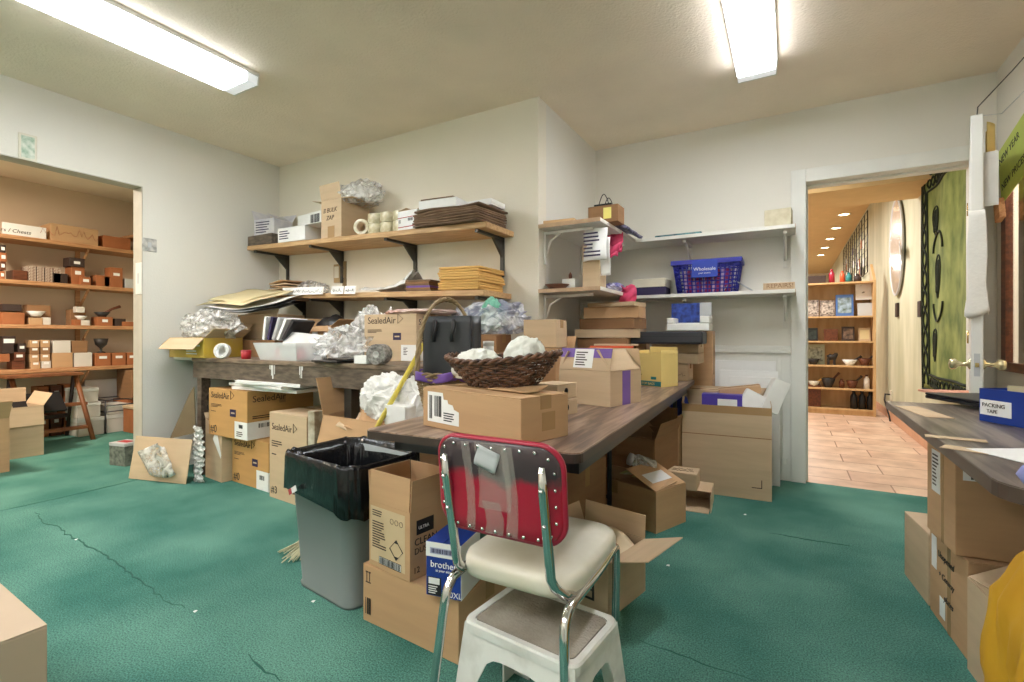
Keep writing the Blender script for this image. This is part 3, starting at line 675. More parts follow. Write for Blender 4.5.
# blue shopping basket
def shop_basket():
    W, Wb, D, Db, H = .47, .40, .25, .2, .25
    c = at(705, 289, y=3.84); r = empty('shopping_basket', (c.x, 3.97, 1.377), R(1), 'royal blue plastic shopping basket filled with pink goods on the lower corner shelf', 'basket')
    mb = MB()
    def corner(z, i):
        t = z / H; w = (Wb + (W - Wb) * t) / 2; d = (Db + (D - Db) * t) / 2
        return [Vector((-w, -d, z)), Vector((w, -d, z)), Vector((w, d, z)), Vector((-w, d, z))][i % 4]
    for k in range(8):
        z = .004 + k * (H - .05) / 7
        for i in range(4): mb.tube([corner(z, i), corner(z, i + 1)], .004, 4)
    for i in range(4):
        n = 15 if i % 2 == 0 else 8
        for q in range(n + 1):
            t = q / n; mb.tube([corner(0, i).lerp(corner(0, i + 1), t), corner(H - .03, i).lerp(corner(H - .03, i + 1), t)], .004, 4)
    mb.build('mesh_wall', M_blue, r)
    MB().box(-Wb / 2, Wb / 2, -Db / 2, Db / 2, -.001, .006).build('bottom', M_blue, r)
    rim = MB()
    rim.box(-W / 2 - .012, W / 2 + .012, -D / 2 - .012, -D / 2 + .004, H - .035, H).box(-W / 2 - .012, W / 2 + .012, D / 2 - .004, D / 2 + .012, H - .035, H)
    rim.box(-W / 2 - .012, -W / 2 + .004, -D / 2, D / 2, H - .035, H).box(W / 2 - .004, W / 2 + .012, -D / 2, D / 2, H - .035, H)
    rim.build('rim', M_blue, r, bevel=.003)
    MB().box(-.095, .085, -D / 2 - .014, -D / 2 + .006, .115, H - .01).build('sign_plate', mat('bright_blue', '#2440a8', .4), r, bevel=.002)
    Mt = Matrix.Translation((-.005, -D / 2 - .0145, .165)) @ Matrix.Rotation(PI / 2, 4, 'X')
    text_mesh('text_print', 'Wholesale', .036, Mt, M_label, r, align='CENTER'); text_mesh('text_print', 'your source', .017, Mt @ Matrix.Translation((0, -.024, 0)), M_label, r, align='CENTER')
    MB().tube([(-W / 2, 0, H)] + [(-W / 2 + W * t / 14, .06 + .03 * math.sin(PI * t / 14), H + .012) for t in range(15)] + [(W / 2, 0, H)], .006, 6).build('handle', M_black, r)
    return c
c = shop_basket()
M_mag = mat('magenta_goods', '#a03060', .5, hex2='#c8b0c0', scale=12, lo=.45, hi=.5)
k = 0
for i in range(5):
    for j_ in range(2):
        o = MB().box(-.03, .03, -.07, .07, 0, .085).build('packet', M_mag, None, loc=(c.x - .13 + i * .065, 3.97, 1.388 + j_ * .09), bevel=.004); tag(o, 'pink packet packed in the blue shopping basket', 'packet', 'pink packets in the blue basket')
o = MB().box(-.07, .07, -.02, .02, 0, .012).build('packet', M_redtrim, None, loc=(c.x - .02, 3.90, 1.598), bevel=.003); tag(o, 'red strip lying on the pink packets at the rim of the blue basket', 'packet')
# wire tray and repairs sign
o = MB().tube([(0, 0, 0), (.05, 0, .07), (.10, 0, .07), (.20, 0, .0)], .004, 6).tube([(0, .1, 0), (.05, .1, .07), (.10, .1, .07), (.20, .1, .0)], .004, 6).tube([(.05, 0, .07), (.05, .1, .07)], .004, 6).tube([(.1, 0, .07), (.1, .1, .07)], .004, 6).build('wire_rack', M_silver, None, loc=(-.43, 3.88, 1.381)); tag(o, 'low bent wire rack between the blue basket and the repairs sign', 'rack')
g, L, h = bxs('repairs_sign', 'cardboard strip sign lettered REPAIRS at the right end of the lower corner shelf', 'sign', 763, 795, 280.5, 287.5, 3.83, 1.375, .03, M_kraft2)
text_mesh('text_print', 'REPAIRS!', .043, face(L, .03, h, 'front') @ Matrix.Translation((L * .1, .012, .001)), M_kraftd, g)
# upper C
g, L, h = bxs('cream_box', 'cream square box at the right end of the upper corner shelf', 'box', 765, 792, 205, 224, 3.90, 1.815, .1, mat('cream_cloth', '#cfc8ae', .7, hex2='#bdb395', scale=20), rot=R(-6))
o = MB().box(-.17, .17, -.07, .07, 0, .016).build('flat_packet', mat('teal_pack', '#5f8f93', .4, hex2='#2d4f58', scale=18), None, loc=(-.74, 3.9, 1.817), bevel=.004); tag(o, 'flat teal packet lying on the upper corner shelf', 'packet')

# ================================================================== WORK BENCH
BZ = .895
r = empty('work_bench', (-2.7, 2.49, 0), 0, 'long paint-spattered wooden work bench against the back wall', 'bench')
MB().box(-1.24, 1.22, -.48, .485, BZ - .03, BZ).build('bench_top', M_benchtop, r, bevel=.004)
MB().box(-1.23, 1.2, -.475, -.44, BZ - .15, BZ - .03).build('apron', M_bench, r, bevel=.003)
for x in (-1.21, .40):
    MB().box(x - .03, x + .03, -.44, -.37, 0, BZ - .03).build('leg', M_bench if x < 0 else M_steel, r, bevel=.003)
for x in (-1.21, .40): MB().box(x - .03, x + .03, .40, .47, 0, BZ - .03).build('leg', M_bench, r, bevel=.003)
# paint drips on apron
mb = MB()
for i in range(9):
    x = random.choice((-.30, -.27, .02)) + random.uniform(-.03, .03); l = random.uniform(.02, .10); mb.box(x, x + random.uniform(.003, .012), -.4765, -.4755, BZ - .03 - l, BZ - .02)
mb.build('paint_drips', M_label, r)
# side ledge
o = MB().box(XL + .002, -3.945, 2.05, 2.5, BZ - .025, BZ - .003).build('ledge_board', M_whitep, None, bevel=.002); tag(o, 'thin pale ledge board between the left wall and the work bench', 'shelf')
# yellow carton
yc = carton('open_carton', 'open yellow and kraft carton at the left end of the work bench', 'box', at(175, 350, z=BZ + .002) if 0 else (-3.73, 1.99, BZ + .001), .44, .30, .15, 3, m=mat('yellow_printed_card', '#c9a93a', .5, hex2='#bfa35a', scale=5), flaps={'front': (135, .12), 'left': (115, .17), 'back': (40, .14), 'right': (60, .13)}, fm=M_kraft2)
lines(yc, face(.44, .3, .15, 'front'), .22, .40, .02, .12, 5, 9, M_label, 'text_print')
crumple('bubble_wrap_bag', 'clear bubble wrap heaped on the yellow carton near the left wall', 'packing', (-3.93, 2.17, BZ + .14), (.27, .16, .13), M_plastic, 11, .25)
p = at(214, 348, z=BZ); roll((-3.55, 2.02, BZ + .055), (R(80), 0, R(30)), 'white tape roll leaning upright before the yellow carton on the bench', 'tape roll on the bench', ro=.055, ri=.04, wd=.035, m=M_whitep, mc=M_label)
# red cup, brown drawer box
cu = empty('red_cup', (-3.33, 2.06, BZ), 0, 'small dark red cup next to the white tape roll on the bench', 'cup'); MB().lathe([(.027, 0), (.03, .003), (.033, .062), (.029, .062), (.026, .006), (.0001, .006)], 20).build('cup_body', M_red, cu); MB().lathe([(.034, .055), (.034, .06), (.0325, .06)], 20).build('rim', M_redtrim, cu)
o = carton('brown_tray', 'low brown drawer-like box behind the red cup on the bench', 'box', (-3.36, 2.3, BZ + .001), .42, .24, .13, 0, m=M_kraftd, flaps={'back': (0, .02)})
o = carton('carton', 'pale cardboard tray under the manila sheets on the bench', 'box', (-3.50, 2.42, BZ + .135), .5, .26, .2, 4, m=M_kraft2, flaps={'front': (-20, .05)})
for k in range(3):
    mb = MB().sheet(lambda u, v: ((u - .5) * .66, (v - .5) * .46, .014 * math.sin(u * 5 + k) + .006 * math.sin(v * 8 + k)), 16, 8, .003)
    o = mb.build('poster_sheet', [mat('grey_poster', '#9a968c', .6), mat('blue_grey_poster', '#868b90', .6), M_label][k], None, loc=(-3.86 + .05 * k, 2.42, 1.29 + k * .025), rot=(R(13 + 2 * k), R(1), R(-4 + 4 * k))); tag(o, ['grey poster sheet lowest in the flat pile by the left wall', 'blue-grey poster sheet in the flat pile under the manila sheets', 'white poster sheet directly beneath the manila sheets'][k], 'paper', None)
for k in range(2):
    mb = MB().sheet(lambda u, v: ((u - .5) * (.68 - .22 * k), (v - .5) * (.44 - .08 * k), .012 * math.sin(u * 4 + 1.3 * k) + .006 * math.sin(v * 6)), 16, 8, .003)
    o = mb.build('manila_sheet', M_manila, None, loc=(-3.90 + .02 * k, 2.40, 1.375 + k * .02), rot=(R(19), R(1), R(-2 + 4 * k))); tag(o, ['large manila sheet on top of the poster pile by the left wall', 'smaller manila sheet topmost on the poster pile'][k], 'paper')
# books / papers crammed under posters
for k in range(5):
    o = MB().box(-.012, .012, -.1, .1, 0, .17).build('catalogue', [M_label, M_navy, M_silver, M_label, M_dgrey][k], None, loc=(-3.36 + k * .055, 2.30, BZ + .135), rot=(0, R(8 + 7 * k), R(6)), bevel=.002); tag(o, ['white catalogue leaning leftmost under the posters', 'navy catalogue leaning among the papers under the posters', 'silver catalogue leaning in the middle of the papers under the posters', 'white catalogue next to the dark one under the posters', 'dark grey catalogue leaning rightmost under the posters'][k], 'catalogue')
# open carton with black stuff under lower shelf
oc = carton('open_carton', 'open kraft carton with dark contents standing behind the clear bin on the bench', 'box', (-2.98, 2.50, BZ + .12), .34, .26, .12, 0, m=M_kraft, flaps={'right': (60, .1), 'left': (50, .1), 'front': (150, .05)})
patch(oc, face(.34, .26, .12, 'front'), .13, .19, .02, .08, M_label)
o = carton('carton', 'low flat kraft carton under the dark-filled open carton on the bench', 'box', (-2.96, 2.46, BZ + .001), .42, .3, .115, 2, m=M_kraft2)
crumple('black_cloth', 'crumpled black cloth in the open carton behind the clear bin', 'cloth', (-3.12, 2.63, BZ + .14), (.13, .1, .1), M_black, 3, .3, sub=3)
# clear bin
def clear_bin():
    r = empty('clear_bin', (-2.93, 2.13, BZ + .001), R(-2), 'translucent white plastic bin with its lid leaning in it on the bench', 'bin')
    mt = mat('frosted_plastic', '#eef0f0', .3, var=.04, alpha=.5)
    w0, d0, w1, d1, h = .20, .10, .235, .13, .115
    o = [(-w0, -d0), (w0, -d0), (w0, d0), (-w0, d0)]; q = [(-w1, -d1), (w1, -d1), (w1, d1), (-w1, d1)]
    vs = [(*p, 0) for p in o] + [(*p, h) for p in q] + [(p[0] * .97, p[1] * .95, h) for p in q] + [(p[0] * .96, p[1] * .94, .006) for p in o]
    fs = [(3, 2, 1, 0)] + [(k, (k + 1) % 4, 4 + (k + 1) % 4, 4 + k) for k in range(4)] + [(4 + k, 4 + (k + 1) % 4, 8 + (k + 1) % 4, 8 + k) for k in range(4)] + [(8 + k, 8 + (k + 1) % 4, 12 + (k + 1) % 4, 12 + k) for k in range(4)] + [(12, 13, 14, 15)]
    MB().add(vs, fs).build('bin_body', mt, r)
    MB().box(-.24, .24, -.004, .004, 0, .19).build('lid', mt, r, loc=(.03, .02, .012), rot=(R(-30), R(4), 0), bevel=.003)
    return r
clear_bin()
for i in range(5):
    b = empty('small_bottle', (-3.06 + i * .062, 2.12, BZ + .009), 0, 'small lidded bottle standing inside the translucent bin on the bench', 'bottle', 'bottles inside the translucent bin')
    MB().lathe([(.022, 0), (.024, .004), (.024, .05), (.014, .062), (.014, .068), (.0001, .068)], 14).build('bottle_body', [M_pink, M_whitep, M_silver, M_whitep, M_pink][i], b); MB().lathe([(.016, .069), (.016, .088), (.0001, .089)], 14).build('cap', M_dgrey, b)
# clear bags middle
crumple('plastic_bag', 'large clear plastic bag crumpled in the middle of the work bench', 'plastic bag', (-2.62, 2.30, BZ + .001), (.22, .15, .12), M_plastic, 21, .3)
crumple('plastic_bag', 'tall clear plastic bag peaked up behind the black tablets', 'plastic bag', (-2.50, 2.45, BZ + .001), (.13, .11, .19), M_plastic, 22, .32)
crumple('plastic_bag', 'clear bag with black print standing against the large packing carton', 'plastic bag', (-2.52, 2.66, BZ + .001), (.10, .10, .20), M_poly, 23, .25)
for k in range(2):
    o = MB().box(-.13 + .03 * k, .13, -.07, .07, 0, .012).build('tablet', M_black, None, loc=(-2.42 + .07 * k, 2.05 + .03 * k, BZ + .002 + k * .0135), rot=(0, 0, R(-6 - 4 * k)), bevel=.003); tag(o, ['flat black tablet lying at the front of the work bench', 'smaller black tablet on top of another tablet'][k], 'tablet')
# patterned roll + white box
rp = roll((-2.02, 2.03, BZ + .058), (R(90), 0, R(20)), 'patterned grey paper roll at the front of the work bench', None, ro=.057, ri=.018, wd=.10, m=mat('grey_pattern', '#a5a29c', .6, hex2='#5f5c58', scale=70), mc=M_label)
o = MB().box(-.055, .055, -.04, .04, 0, .045).build('small_box', M_label, None, loc=(-2.14, 2.04, BZ + .002), rot=(0, 0, R(-5)), bevel=.003); tag(o, 'small white box left of the patterned paper roll', 'box')

def sealed(root, L, D, h, num, label_frac=None, s=1.0, right=True, logo_v=.80):
    Mf = face(L, D, h, 'front'); w = L
    text_mesh('text_print', 'SealedAir', .21 * w * s * .8, Mf @ Matrix.Translation((w * .07, h * logo_v, .0007)), M_inkb, root)
    tx = w * .07 + .21 * w * s * .8 * 4.15; tz = h * logo_v; q = .16 * w * s
    MB().tube([Mf @ Vector(p) for p in [(tx, tz, .001), (tx + q * .7, tz + q * .5, .001), (tx, tz + q, .001)]], .003 * s, 4, closed=True).build('logo_print', M_inkb, root)
    lines(root, Mf, w * .07, w * .38, h * .60, h * .68, 3, 1); lines(root, Mf, w * .07, w * .2, h * .5, h * .53, 1, 2)
    patch(root, Mf, w * .57, w * .72, h * .45, h * .60, M_navy, 'badge_print', .0008)
    patch(root, Mf, w * .6, w * .69, h * .51, h * .54, M_kraft2, 'badge_mark', .0004, .0008)
    if num: text_mesh('text_print', num, .16 * w, Mf @ Matrix.Translation((w * .05, h * .06, .0007)), M_ink, root)
    if right:
        Mr = face(L, D, h, 'right'); text_mesh('text_print', 'SealedAir', (.125 if D > .5 else .15) * D, Mr @ Matrix.Translation((D * .07, h * logo_v * .96, .0007)), M_inkb, root)
        lines(root, Mr, D * .07, D * .4, h * .42, h * .5, 2, 5)
# big carton on the bench
sb = carton('carton', 'large kraft packing carton with a white label standing on the bench end', 'box', (-2.0, 2.32, BZ + .001), .43, .34, .30, 2, m=M_kraft2, seam='x')
sealed(sb, .43, .34, .30, None, s=.85)
patch(sb, face(.43, .34, .3, 'front'), .31, .428, .005, .105, M_label, 'label_sheet'); lines(sb, face(.43, .34, .3, 'front'), .33, .37, .04, .09, 5, 7, off=.0015)
patch(sb, face(.43, .34, .3, 'right'), .005, .09, .005, .105, M_label, 'label_sheet')
crumple('plastic_bag', 'pinkish white plastic film lying on top of the large bench carton', 'plastic bag', (-2.12, 2.50, BZ + .303), (.22, .14, .02), mat('pinkish_film', '#e0cfc8', .3, hex2='#c99a92', scale=5), 31, .3)

# ------------------------------------------------ under the bench
def px_carton(*a, **k): return carton(*a, **k)
s1 = carton('carton', 'lower kraft carton marked #0 under the left end of the bench', 'box', (-3.06, 2.05, 0), .48, .42, .335, -4, m=M_kraft3)
sealed(s1, .48, .42, .335, '#0', s=.7)
Mf = face(.48, .42, .335, 'front'); patch(s1, Mf, .33, .479, .0, .13, M_label); bars(s1, Mf, .37, .43, .07, .10, 4, 12, off=.0012); patch(s1, face(.48, .42, .335, 'right'), .0, .2, 0, .13, M_label)
s2 = carton('carton', 'upper kraft carton marked #0 with a white label stacked under the bench', 'box', (-3.22, 2.00, .337), .50, .52, .34, -2, m=M_kraft3)
sealed(s2, .50, .52, .34, '#0', s=.75)
Mf = face(.50, .52, .34, 'front'); patch(s2, Mf, .345, .50, .005, .125, M_label); bars(s2, Mf, .40, .45, .08, .105, 5, 10, off=.0012); Mr = face(.50, .52, .34, 'right'); patch(s2, Mr, .0, .3, .005, .125, M_label); bars(s2, Mr, .08, .22, .08, .11, 6, 16, off=.0012); lines(s2, Mf, .37, .47, .02, .06, 3, 3, off=.0015)
s3 = carton('carton', 'tall kraft carton marked #3 beside the grey bin', 'box', (-2.56, 1.965, 0), .42, .46, .56, -5, m=M_kraft2)
sealed(s3, .42, .46, .56, '#3', s=.85)
Mf = face(.42, .46, .56, 'front'); lines(s3, Mf, .27, .38, .06, .16, 5, 8); bars(s3, Mf, .30, .36, .015, .05, 8, 10); patch(s3, face(.42, .46, .56, 'top'), .27, .33, .2, .26, M_label)
# white foam panels on s2
for k in range(3):
    o = MB().box(-.33, .33, -.16, .16, 0, .022).build('foam_sheet', M_foam, None, loc=(-3.12 + .05 * k * (-1) ** k, 2.20 - .02 * k, .681 + k * .024), rot=(0, 0, R([3, -4, 2][k])), bevel=.002); tag(o, ['lowest white foam panel on the upper #0 carton', 'middle white foam panel on the upper #0 carton', 'topmost white foam panel on the upper #0 carton'][k], 'panel')
# coil behind
o = MB().tube([(.09 * math.cos(t * .35), .0 + t * .0012, .12 + .09 * math.sin(t * .35)) for t in range(72)], .008, 6).build('cable_coil', M_dgrey, None, loc=(-3.80, 2.10, .43), rot=(0, 0, R(10))); tag(o, 'coiled grey cable hanging by the left bench leg', 'cable')
# flat cartons / flaps at the left (open flat box on the floor)
oc = carton('open_carton', 'narrow open kraft carton with torn plastic beside the lower #0 carton', 'box', (-3.56, 2.02, 0), .26, .30, .43, -6, m=M_kraft2, flaps={'right': (-10, .05), 'left': (30, .06)})
fl = MB().add([(0, 0, .30), (.055, 0, .385), (.13, 0, .20), (.125, 0, .17)], [(0, 3, 2, 1)]).build('label_sheet', M_label, oc, loc=(.0, -.153, .0))
fl.rotation_euler = (0, R(0), 0)
def sleeve(u, v):
    return ((u - .5) * (.15 - .03 * math.sin(v * 9)) + .008 * math.sin(v * 23), -.02 * math.sin(PI * u) - .016 * noise.noise(Vector((u * 7, v * 13, 2))) - .006 * math.sin(v * 60 + u * 5), v * .40)
o = MB().sheet(sleeve, 16, 60, .002).build('plastic_sleeve', M_plastic2, None, loc=(-3.735, 1.955, .003), rot=(0, 0, R(-6))); tag(o, 'crinkled white plastic sleeve hanging down the narrow open carton', 'plastic bag')
# leaning cardboard sheet on floor against wall
pts = [at(129, 474, z=.003), at(196, 461, z=.003)]
o = MB().box(-.27, .27, -.003, .003, 0, .31).build('cardboard_sheet', M_kraft2, None, loc=(-3.99, 1.80, .004), rot=(R(-10), 0, R(14)), bevel=.001); tag(o, 'flat tan cardboard sheet leaning by the storeroom opening', 'cardboard')
o = MB().add([(0, 0, 0), (.36, 0, .08), (.34, .0, .42), (.28, 0, .36)], [(0, 1, 2, 3)]).add([(0, .006, 0), (.36, .006, .08), (.34, .006, .42), (.28, .006, .36)], [(3, 2, 1, 0)]).build('cardboard_flap', mat('olive_card', '#75654c', .8), None, loc=(-4.13, 1.95, .27)); tag(o, 'dark olive cardboard flap propped against the bench leg', 'cardboard')
def fan(u, v):
    a = R(-70 + 100 * u); rr = .04 + .22 * v
    return (rr * math.sin(a), -.02 - .022 * noise.noise(Vector((u * 3, v * 3, 3))), .30 - rr * math.cos(a))
o = MB().sheet(fan, 40, 8, .002).build('plastic_bag', M_plastic, None, loc=(-3.92, 1.82, .0), rot=(0, 0, R(12))); tag(o, 'small clear pleated plastic bag hanging before the tan cardboard sheet', 'plastic bag')
# carton pile behind bin
cp = carton('open_carton', 'wide open kraft carton full of paper behind the grey bin', 'box', (-1.63, 1.86, .001), .72, .22, .60, -4, m=M_kraft, flaps={'left': (18, .22), 'back': (10, .2), 'right': (60, .12), 'front': (165, .17)})
for k in range(3):
    pts = [(0, 0, 0)]
    o = MB().sheet(lambda u, v: ((u - .5) * .5, (v - .5) * .18, .04 * math.sin(u * 6 + k * 2) + .03 * math.sin(v * 5 + k)), 12, 8, .004).build('kraft_paper', [M_kraft3, M_kraft2, M_kraft][k], None, loc=(-2.0 + .06 * k, 1.98, .50 + .045 * k), rot=(R(18 + 8 * k), R(-6 + 6 * k), R(8 * k - 6))); tag(o, ['golden kraft paper crumpled lowest in the wide carton', 'pale kraft paper crumpled in the wide carton', 'brown kraft paper crumpled topmost in the wide carton'][k], 'paper')
o = MB().box(-.028, .028, -.028, .028, 0, .62).build('wooden_post', mat('chipped_white_paint', '#d4cdb8', .6, hex2='#8a7a60', scale=12), None, loc=(-2.40, 1.90, .001), bevel=.002); tag(o, 'chipped white wooden post standing behind the grey bin', 'post')
crumple('mailer_bag', 'large white poly mailer bag heaped on the wide carton behind the bin', 'plastic bag', (-1.87, 1.97, .60), (.20, .07, .14), M_poly, 51, .22)
crumple('mailer_bag', 'crumpled white poly bag next to the broom handle and wicker basket', 'plastic bag', (-1.66, 1.98, .62), (.11, .07, .13), M_poly, 52, .25)
o = MB().box(-.075, .075, -.05, .05, 0, .10).build('white_box', M_label, None, loc=(-1.72, 1.885, .605), rot=(0, 0, R(-4)), bevel=.003); tag(o, 'plain white box between the broom handle and the barcode carton', 'box')
# ================================================================== BROOM
P0 = at(304, 556, z=0); P1 = at(424, 344, y=2.0)
d = (P1 - P0).normalized()
br = empty('broom', P0, 0, 'broom with yellow handle leaning behind the grey bin', 'broom')
qd = d.to_track_quat('Z', 'Y').to_matrix().to_4x4()
MB().tube([qd @ Vector((0, 0, .20)), qd @ Vector((0, 0, (P1 - P0).length))], .013, 12).build('handle', M_ychrome, br)
MB().lathe([(.03, .1), (.045, .13), (.04, .18), (.016, .22), (.013, .24)], 12, qd).build('socket', M_broom, br)
mb = MB()
for i in range(90):
    a = random.uniform(0, 2 * PI); rr = random.uniform(0, .035); sp = 2.6
    p1 = qd @ Vector((rr * math.cos(a), rr * math.sin(a), .13)); p2 = Vector((rr * math.cos(a) * sp - .04, rr * math.sin(a) * sp - .02, max(.004, random.uniform(.004, .02))))
    mb.tube([p1, (p1 + p2) / 2 + Vector((-.012, 0, 0)), p2], .0025, 4)
tag(mb.build('bristles', M_broom, br), kind='stuff')

# ================================================================== BIN
def bin_():
    w0, d0, w1, d1, h = .38, .29, .445, .345, .545
    r = empty('waste_bin', (-1.625, 1.475, 0), R(-8), 'grey plastic waste bin lined with a black bag', 'waste bin')
    def ring(w, d, z, rad): return [(p[0], p[1], z) for p in rrect(w, d, rad, 6)]
    rings = [ring(w0, d0, 0, .05), ring(w0 + .004, d0 + .004, .012, .05), ring(w0 - .006, d0 - .006, .02, .05), ring(w1, d1, h - .03, .06), ring(w1 + .025, d1 + .025, h - .03, .06), ring(w1 + .025, d1 + .025, h, .06), ring(w1 - .012, d1 - .012, h, .055), ring(w0 - .02, d0 - .02, .02, .045)]
    n = len(rings[0]); vs = sum(rings, []); fs = [tuple(range(n))[::-1], tuple((len(rings) - 1) * n + k for k in range(n))]
    for i in range(len(rings) - 1): fs += [(i * n + k, i * n + (k + 1) % n, (i + 1) * n + (k + 1) % n, (i + 1) * n + k) for k in range(n)]
    MB().add(vs, fs, smooth=True).build('bin_body', M_grey, r)
    # liner: separate thing
    lb = empty('bin_liner', (-1.625, 1.475, 0), R(-8), 'shiny black bin liner folded over the rim of the grey bin', 'bin bag')
    P = rrect(w1 + .034, d1 + .034, .075, 30); n = len(P); rows = []
    prof = [(.62, .26), (.74, .38), (.82, .46), (.86, .525), (.93, .562), (1.0, .568), (1.02, .552), (1.025, .51), (1.03, .465), (1.035, .425)]
    for j, (s, z) in enumerate(prof):
        row = []
        for k, (x, y) in enumerate(P):
            a = math.atan2(y, x); q = Vector((math.cos(a) * 9, math.sin(a) * 9, z * 7))
            nn = noise.noise(q) * .03 + (1 - 2 * abs(noise.noise(q * 2.2))) * .014
            
            ss = s + (abs(nn) * 1.2 if j >= 5 else nn * 1.1)
            zz = z + (noise.noise(Vector((a * 2.2, j * .2, 4))) * .05 if j >= 8 else noise.noise(q * 1.3) * .012 if j > 3 else 0)
            if j == 9: zz += -.06 * max(0, math.cos(a + 0.6)) - .05 * max(0, math.cos(a - 2.6)) + noise.noise(Vector((a * 5, 1, 2))) * .03
            row.append((x * ss, y * ss, zz))
        rows.append(row)
    vs = sum(rows, []); fs = []
    for i in range(len(rows) - 1): fs += [(i * n + k, i * n + (k + 1) % n, (i + 1) * n + (k + 1) % n, (i + 1) * n + k) for k in range(n)]
    o = MB().add(vs, fs, smooth=True).build('liner_film', M_blackbag, lb); sm = o.modifiers.new('thick', 'SOLIDIFY'); sm.thickness = .0015
    crumple('inner_folds', None, None, (0, 0, .24), (.18, .13, .13), M_blackbag, 61, .35, parent=lb)
    o = MB().box(-.03, .03, -.004, .0, 0, .022).build('tag_sticker', M_label, lb, loc=(-.09, -.212, .42), rot=(0, R(-28), 0)); MB().box(-.03, -.005, -.0045, -.004, 0, .022).build('red_print', M_red, o)
bin_()
# ================================================================== LONG TABLE
TZ = .74
tb = empty('folding_table', (-.92, 2.45, 0), R(2.6), 'long folding table with walnut laminate top in the middle of the room', 'table')
def table_poly():
    p = rrect(.76, 2.52, .03, 4); return p
MB().prism(table_poly(), TZ - .028, TZ - .004).build('edge_band', mat('dark_brown_edge', '#3f332d', .4), tb)
MB().prism(rrect(.755, 2.515, .03, 4), TZ - .004, TZ).build('table_top', M_tabletop, tb)
MB().box(-.34, -.31, -1.15, 1.15, TZ - .085, TZ - .028).box(.31, .34, -1.15, 1.15, TZ - .085, TZ - .028).box(-.34, .34, -1.15, -1.12, TZ - .085, TZ - .028).box(-.34, .34, 1.12, 1.15, TZ - .085, TZ - .028).build('apron', M_dgrey, tb)
for y in (.30, 1.0):
    for x in (-.28, .28 if y > .5 else .02): MB().tube([(x, y, 0), (x, y, TZ - .03)], .014, 8).build('leg', M_dgrey, tb)
    MB().tube([(-.28, y, .12), (.28 if y > .5 else .02, y, .12)], .011, 8).build('stretcher', M_dgrey, tb)
z = TZ + .001
# barcode carton
b1 = carton('carton', 'kraft carton with torn barcode label at the near corner of the long table', 'box', (-.66, 1.21, z), .475, .215, .135, -15, m=M_kraft)
Mf = face(.475, .215, .135, 'front')
mb = MB().add([Mf @ Vector(p) for p in [(.03, .02, .0012), (.20, .02, .0012), (.20, .065, .0012), (.175, .072, .0012), (.168, .085, .0012), (.145, .088, .0012), (.14, .10, .0012), (.12, .1, .0012), (.115, .122, .0012), (.03, .122, .0012)]], [tuple(range(10))]); mb.build('label_sheet', M_label, b1)
bars(b1, Mf, .04, .06, .03, .11, 1, 3, off=.0016); bars(b1, Mf, .07, .11, .04, .11, 2, 8, off=.0016); lines(b1, Mf, .12, .19, .028, .06, 4, 3, M_ink, off=.0016)
Mr = face(.475, .215, .135, 'right'); patch(b1, Mr, .09, .15, .03, .085, M_tape, 'tape')
o = MB().sheet(lambda u, v: ((u - .5) * .17, (v - .5) * .10, .006 + .03 * max(0, v - .5) * u), 8, 6, .003).build('flap', M_kraft, b1, loc=(.1, .02, .1365))
# round wicker basket with handle + gift bag
wbz = z
wk = empty('handled_basket', (-1.235, 1.62, wbz), R(10), 'round tan wicker basket with tall arched handle and purple ribbon', 'basket')
def weave(rfun, z0, z1, rows, stakes, m, m2=None, sx=1, sy=1, amp=.005, rt=.005, seg=5):
    mb = MB()
    for k in range(rows):
        t = k / (rows - 1); rr = rfun(t); zz = z0 + (z1 - z0) * t; n = stakes * 4; pts = []
        for i in range(n):
            a = 2 * PI * i / n; w = amp * math.sin(stakes * a / 1 * .5 * 1.0 + (PI if k % 2 else 0)) if stakes % 2 == 0 else 0
            pts.append(((rr + w) * math.cos(a) * sx, (rr + w) * math.sin(a) * sy, zz + .0015 * math.sin(stakes * a)))
        mb.tube(pts, rt, seg, closed=True)
    return mb
weave(lambda t: .085 + .035 * t, .006, .15, 14, 28, M_wickl).build('weave', M_wickl, wk)
MB().lathe([(.0001, 0), (.085, 0), (.088, .008), (.0001, .008)], 24).build('base', M_wickl, wk)
mb = MB()
for q in (0, PI): mb.tube([((.124 + .006 * math.cos(8 * a + q)) * math.cos(a), (.124 + .006 * math.cos(8 * a + q)) * math.sin(a), .158 + .006 * math.sin(8 * a + q)) for a in [2 * PI * i / 64 for i in range(64)]], .006, 5, closed=True)
mb.build('rim', M_wickl, wk)
mb = MB()
for q in (0, 2.1, 4.2):
    pts = []
    for i in range(49):
        a = PI * i / 48; tt = 14 * a + q
        pts.append((-.12 * math.cos(a) + .006 * math.cos(tt) * math.cos(a), .006 * math.sin(tt), .13 + .335 * math.sin(a) ** .75 + .006 * math.cos(tt) * math.sin(a)))
    mb.tube(pts, .0065, 5)
mb.build('handle', M_wickl, wk, rot=(0, 0, R(40)))
mb = MB(); mb.sheet(lambda u, v: ((.13 + .010 * math.sin(u * 40)) * math.cos(2 * PI * u), (.13 + .010 * math.sin(u * 40)) * math.sin(2 * PI * u), .150 + (v - .5) * .035 + .006 * math.sin(u * 31)), 80, 4, .003).build('ribbon', M_purple, wk)
gb = empty('gift_bag', (-1.225, 1.645, wbz + .095), R(8), 'charcoal satin paper gift bag standing in the wicker basket', 'bag')
W, Dp, Hh = .225, .09, .30
mb = MB(); mb.sheet(lambda u, v: ((u - .5) * W, -Dp / 2 - .006 * math.sin(v * PI) * math.sin(u * 8), v * Hh), 16, 10, .002).sheet(lambda u, v: ((.5 - u) * W, Dp / 2, v * Hh), 8, 6, .002)
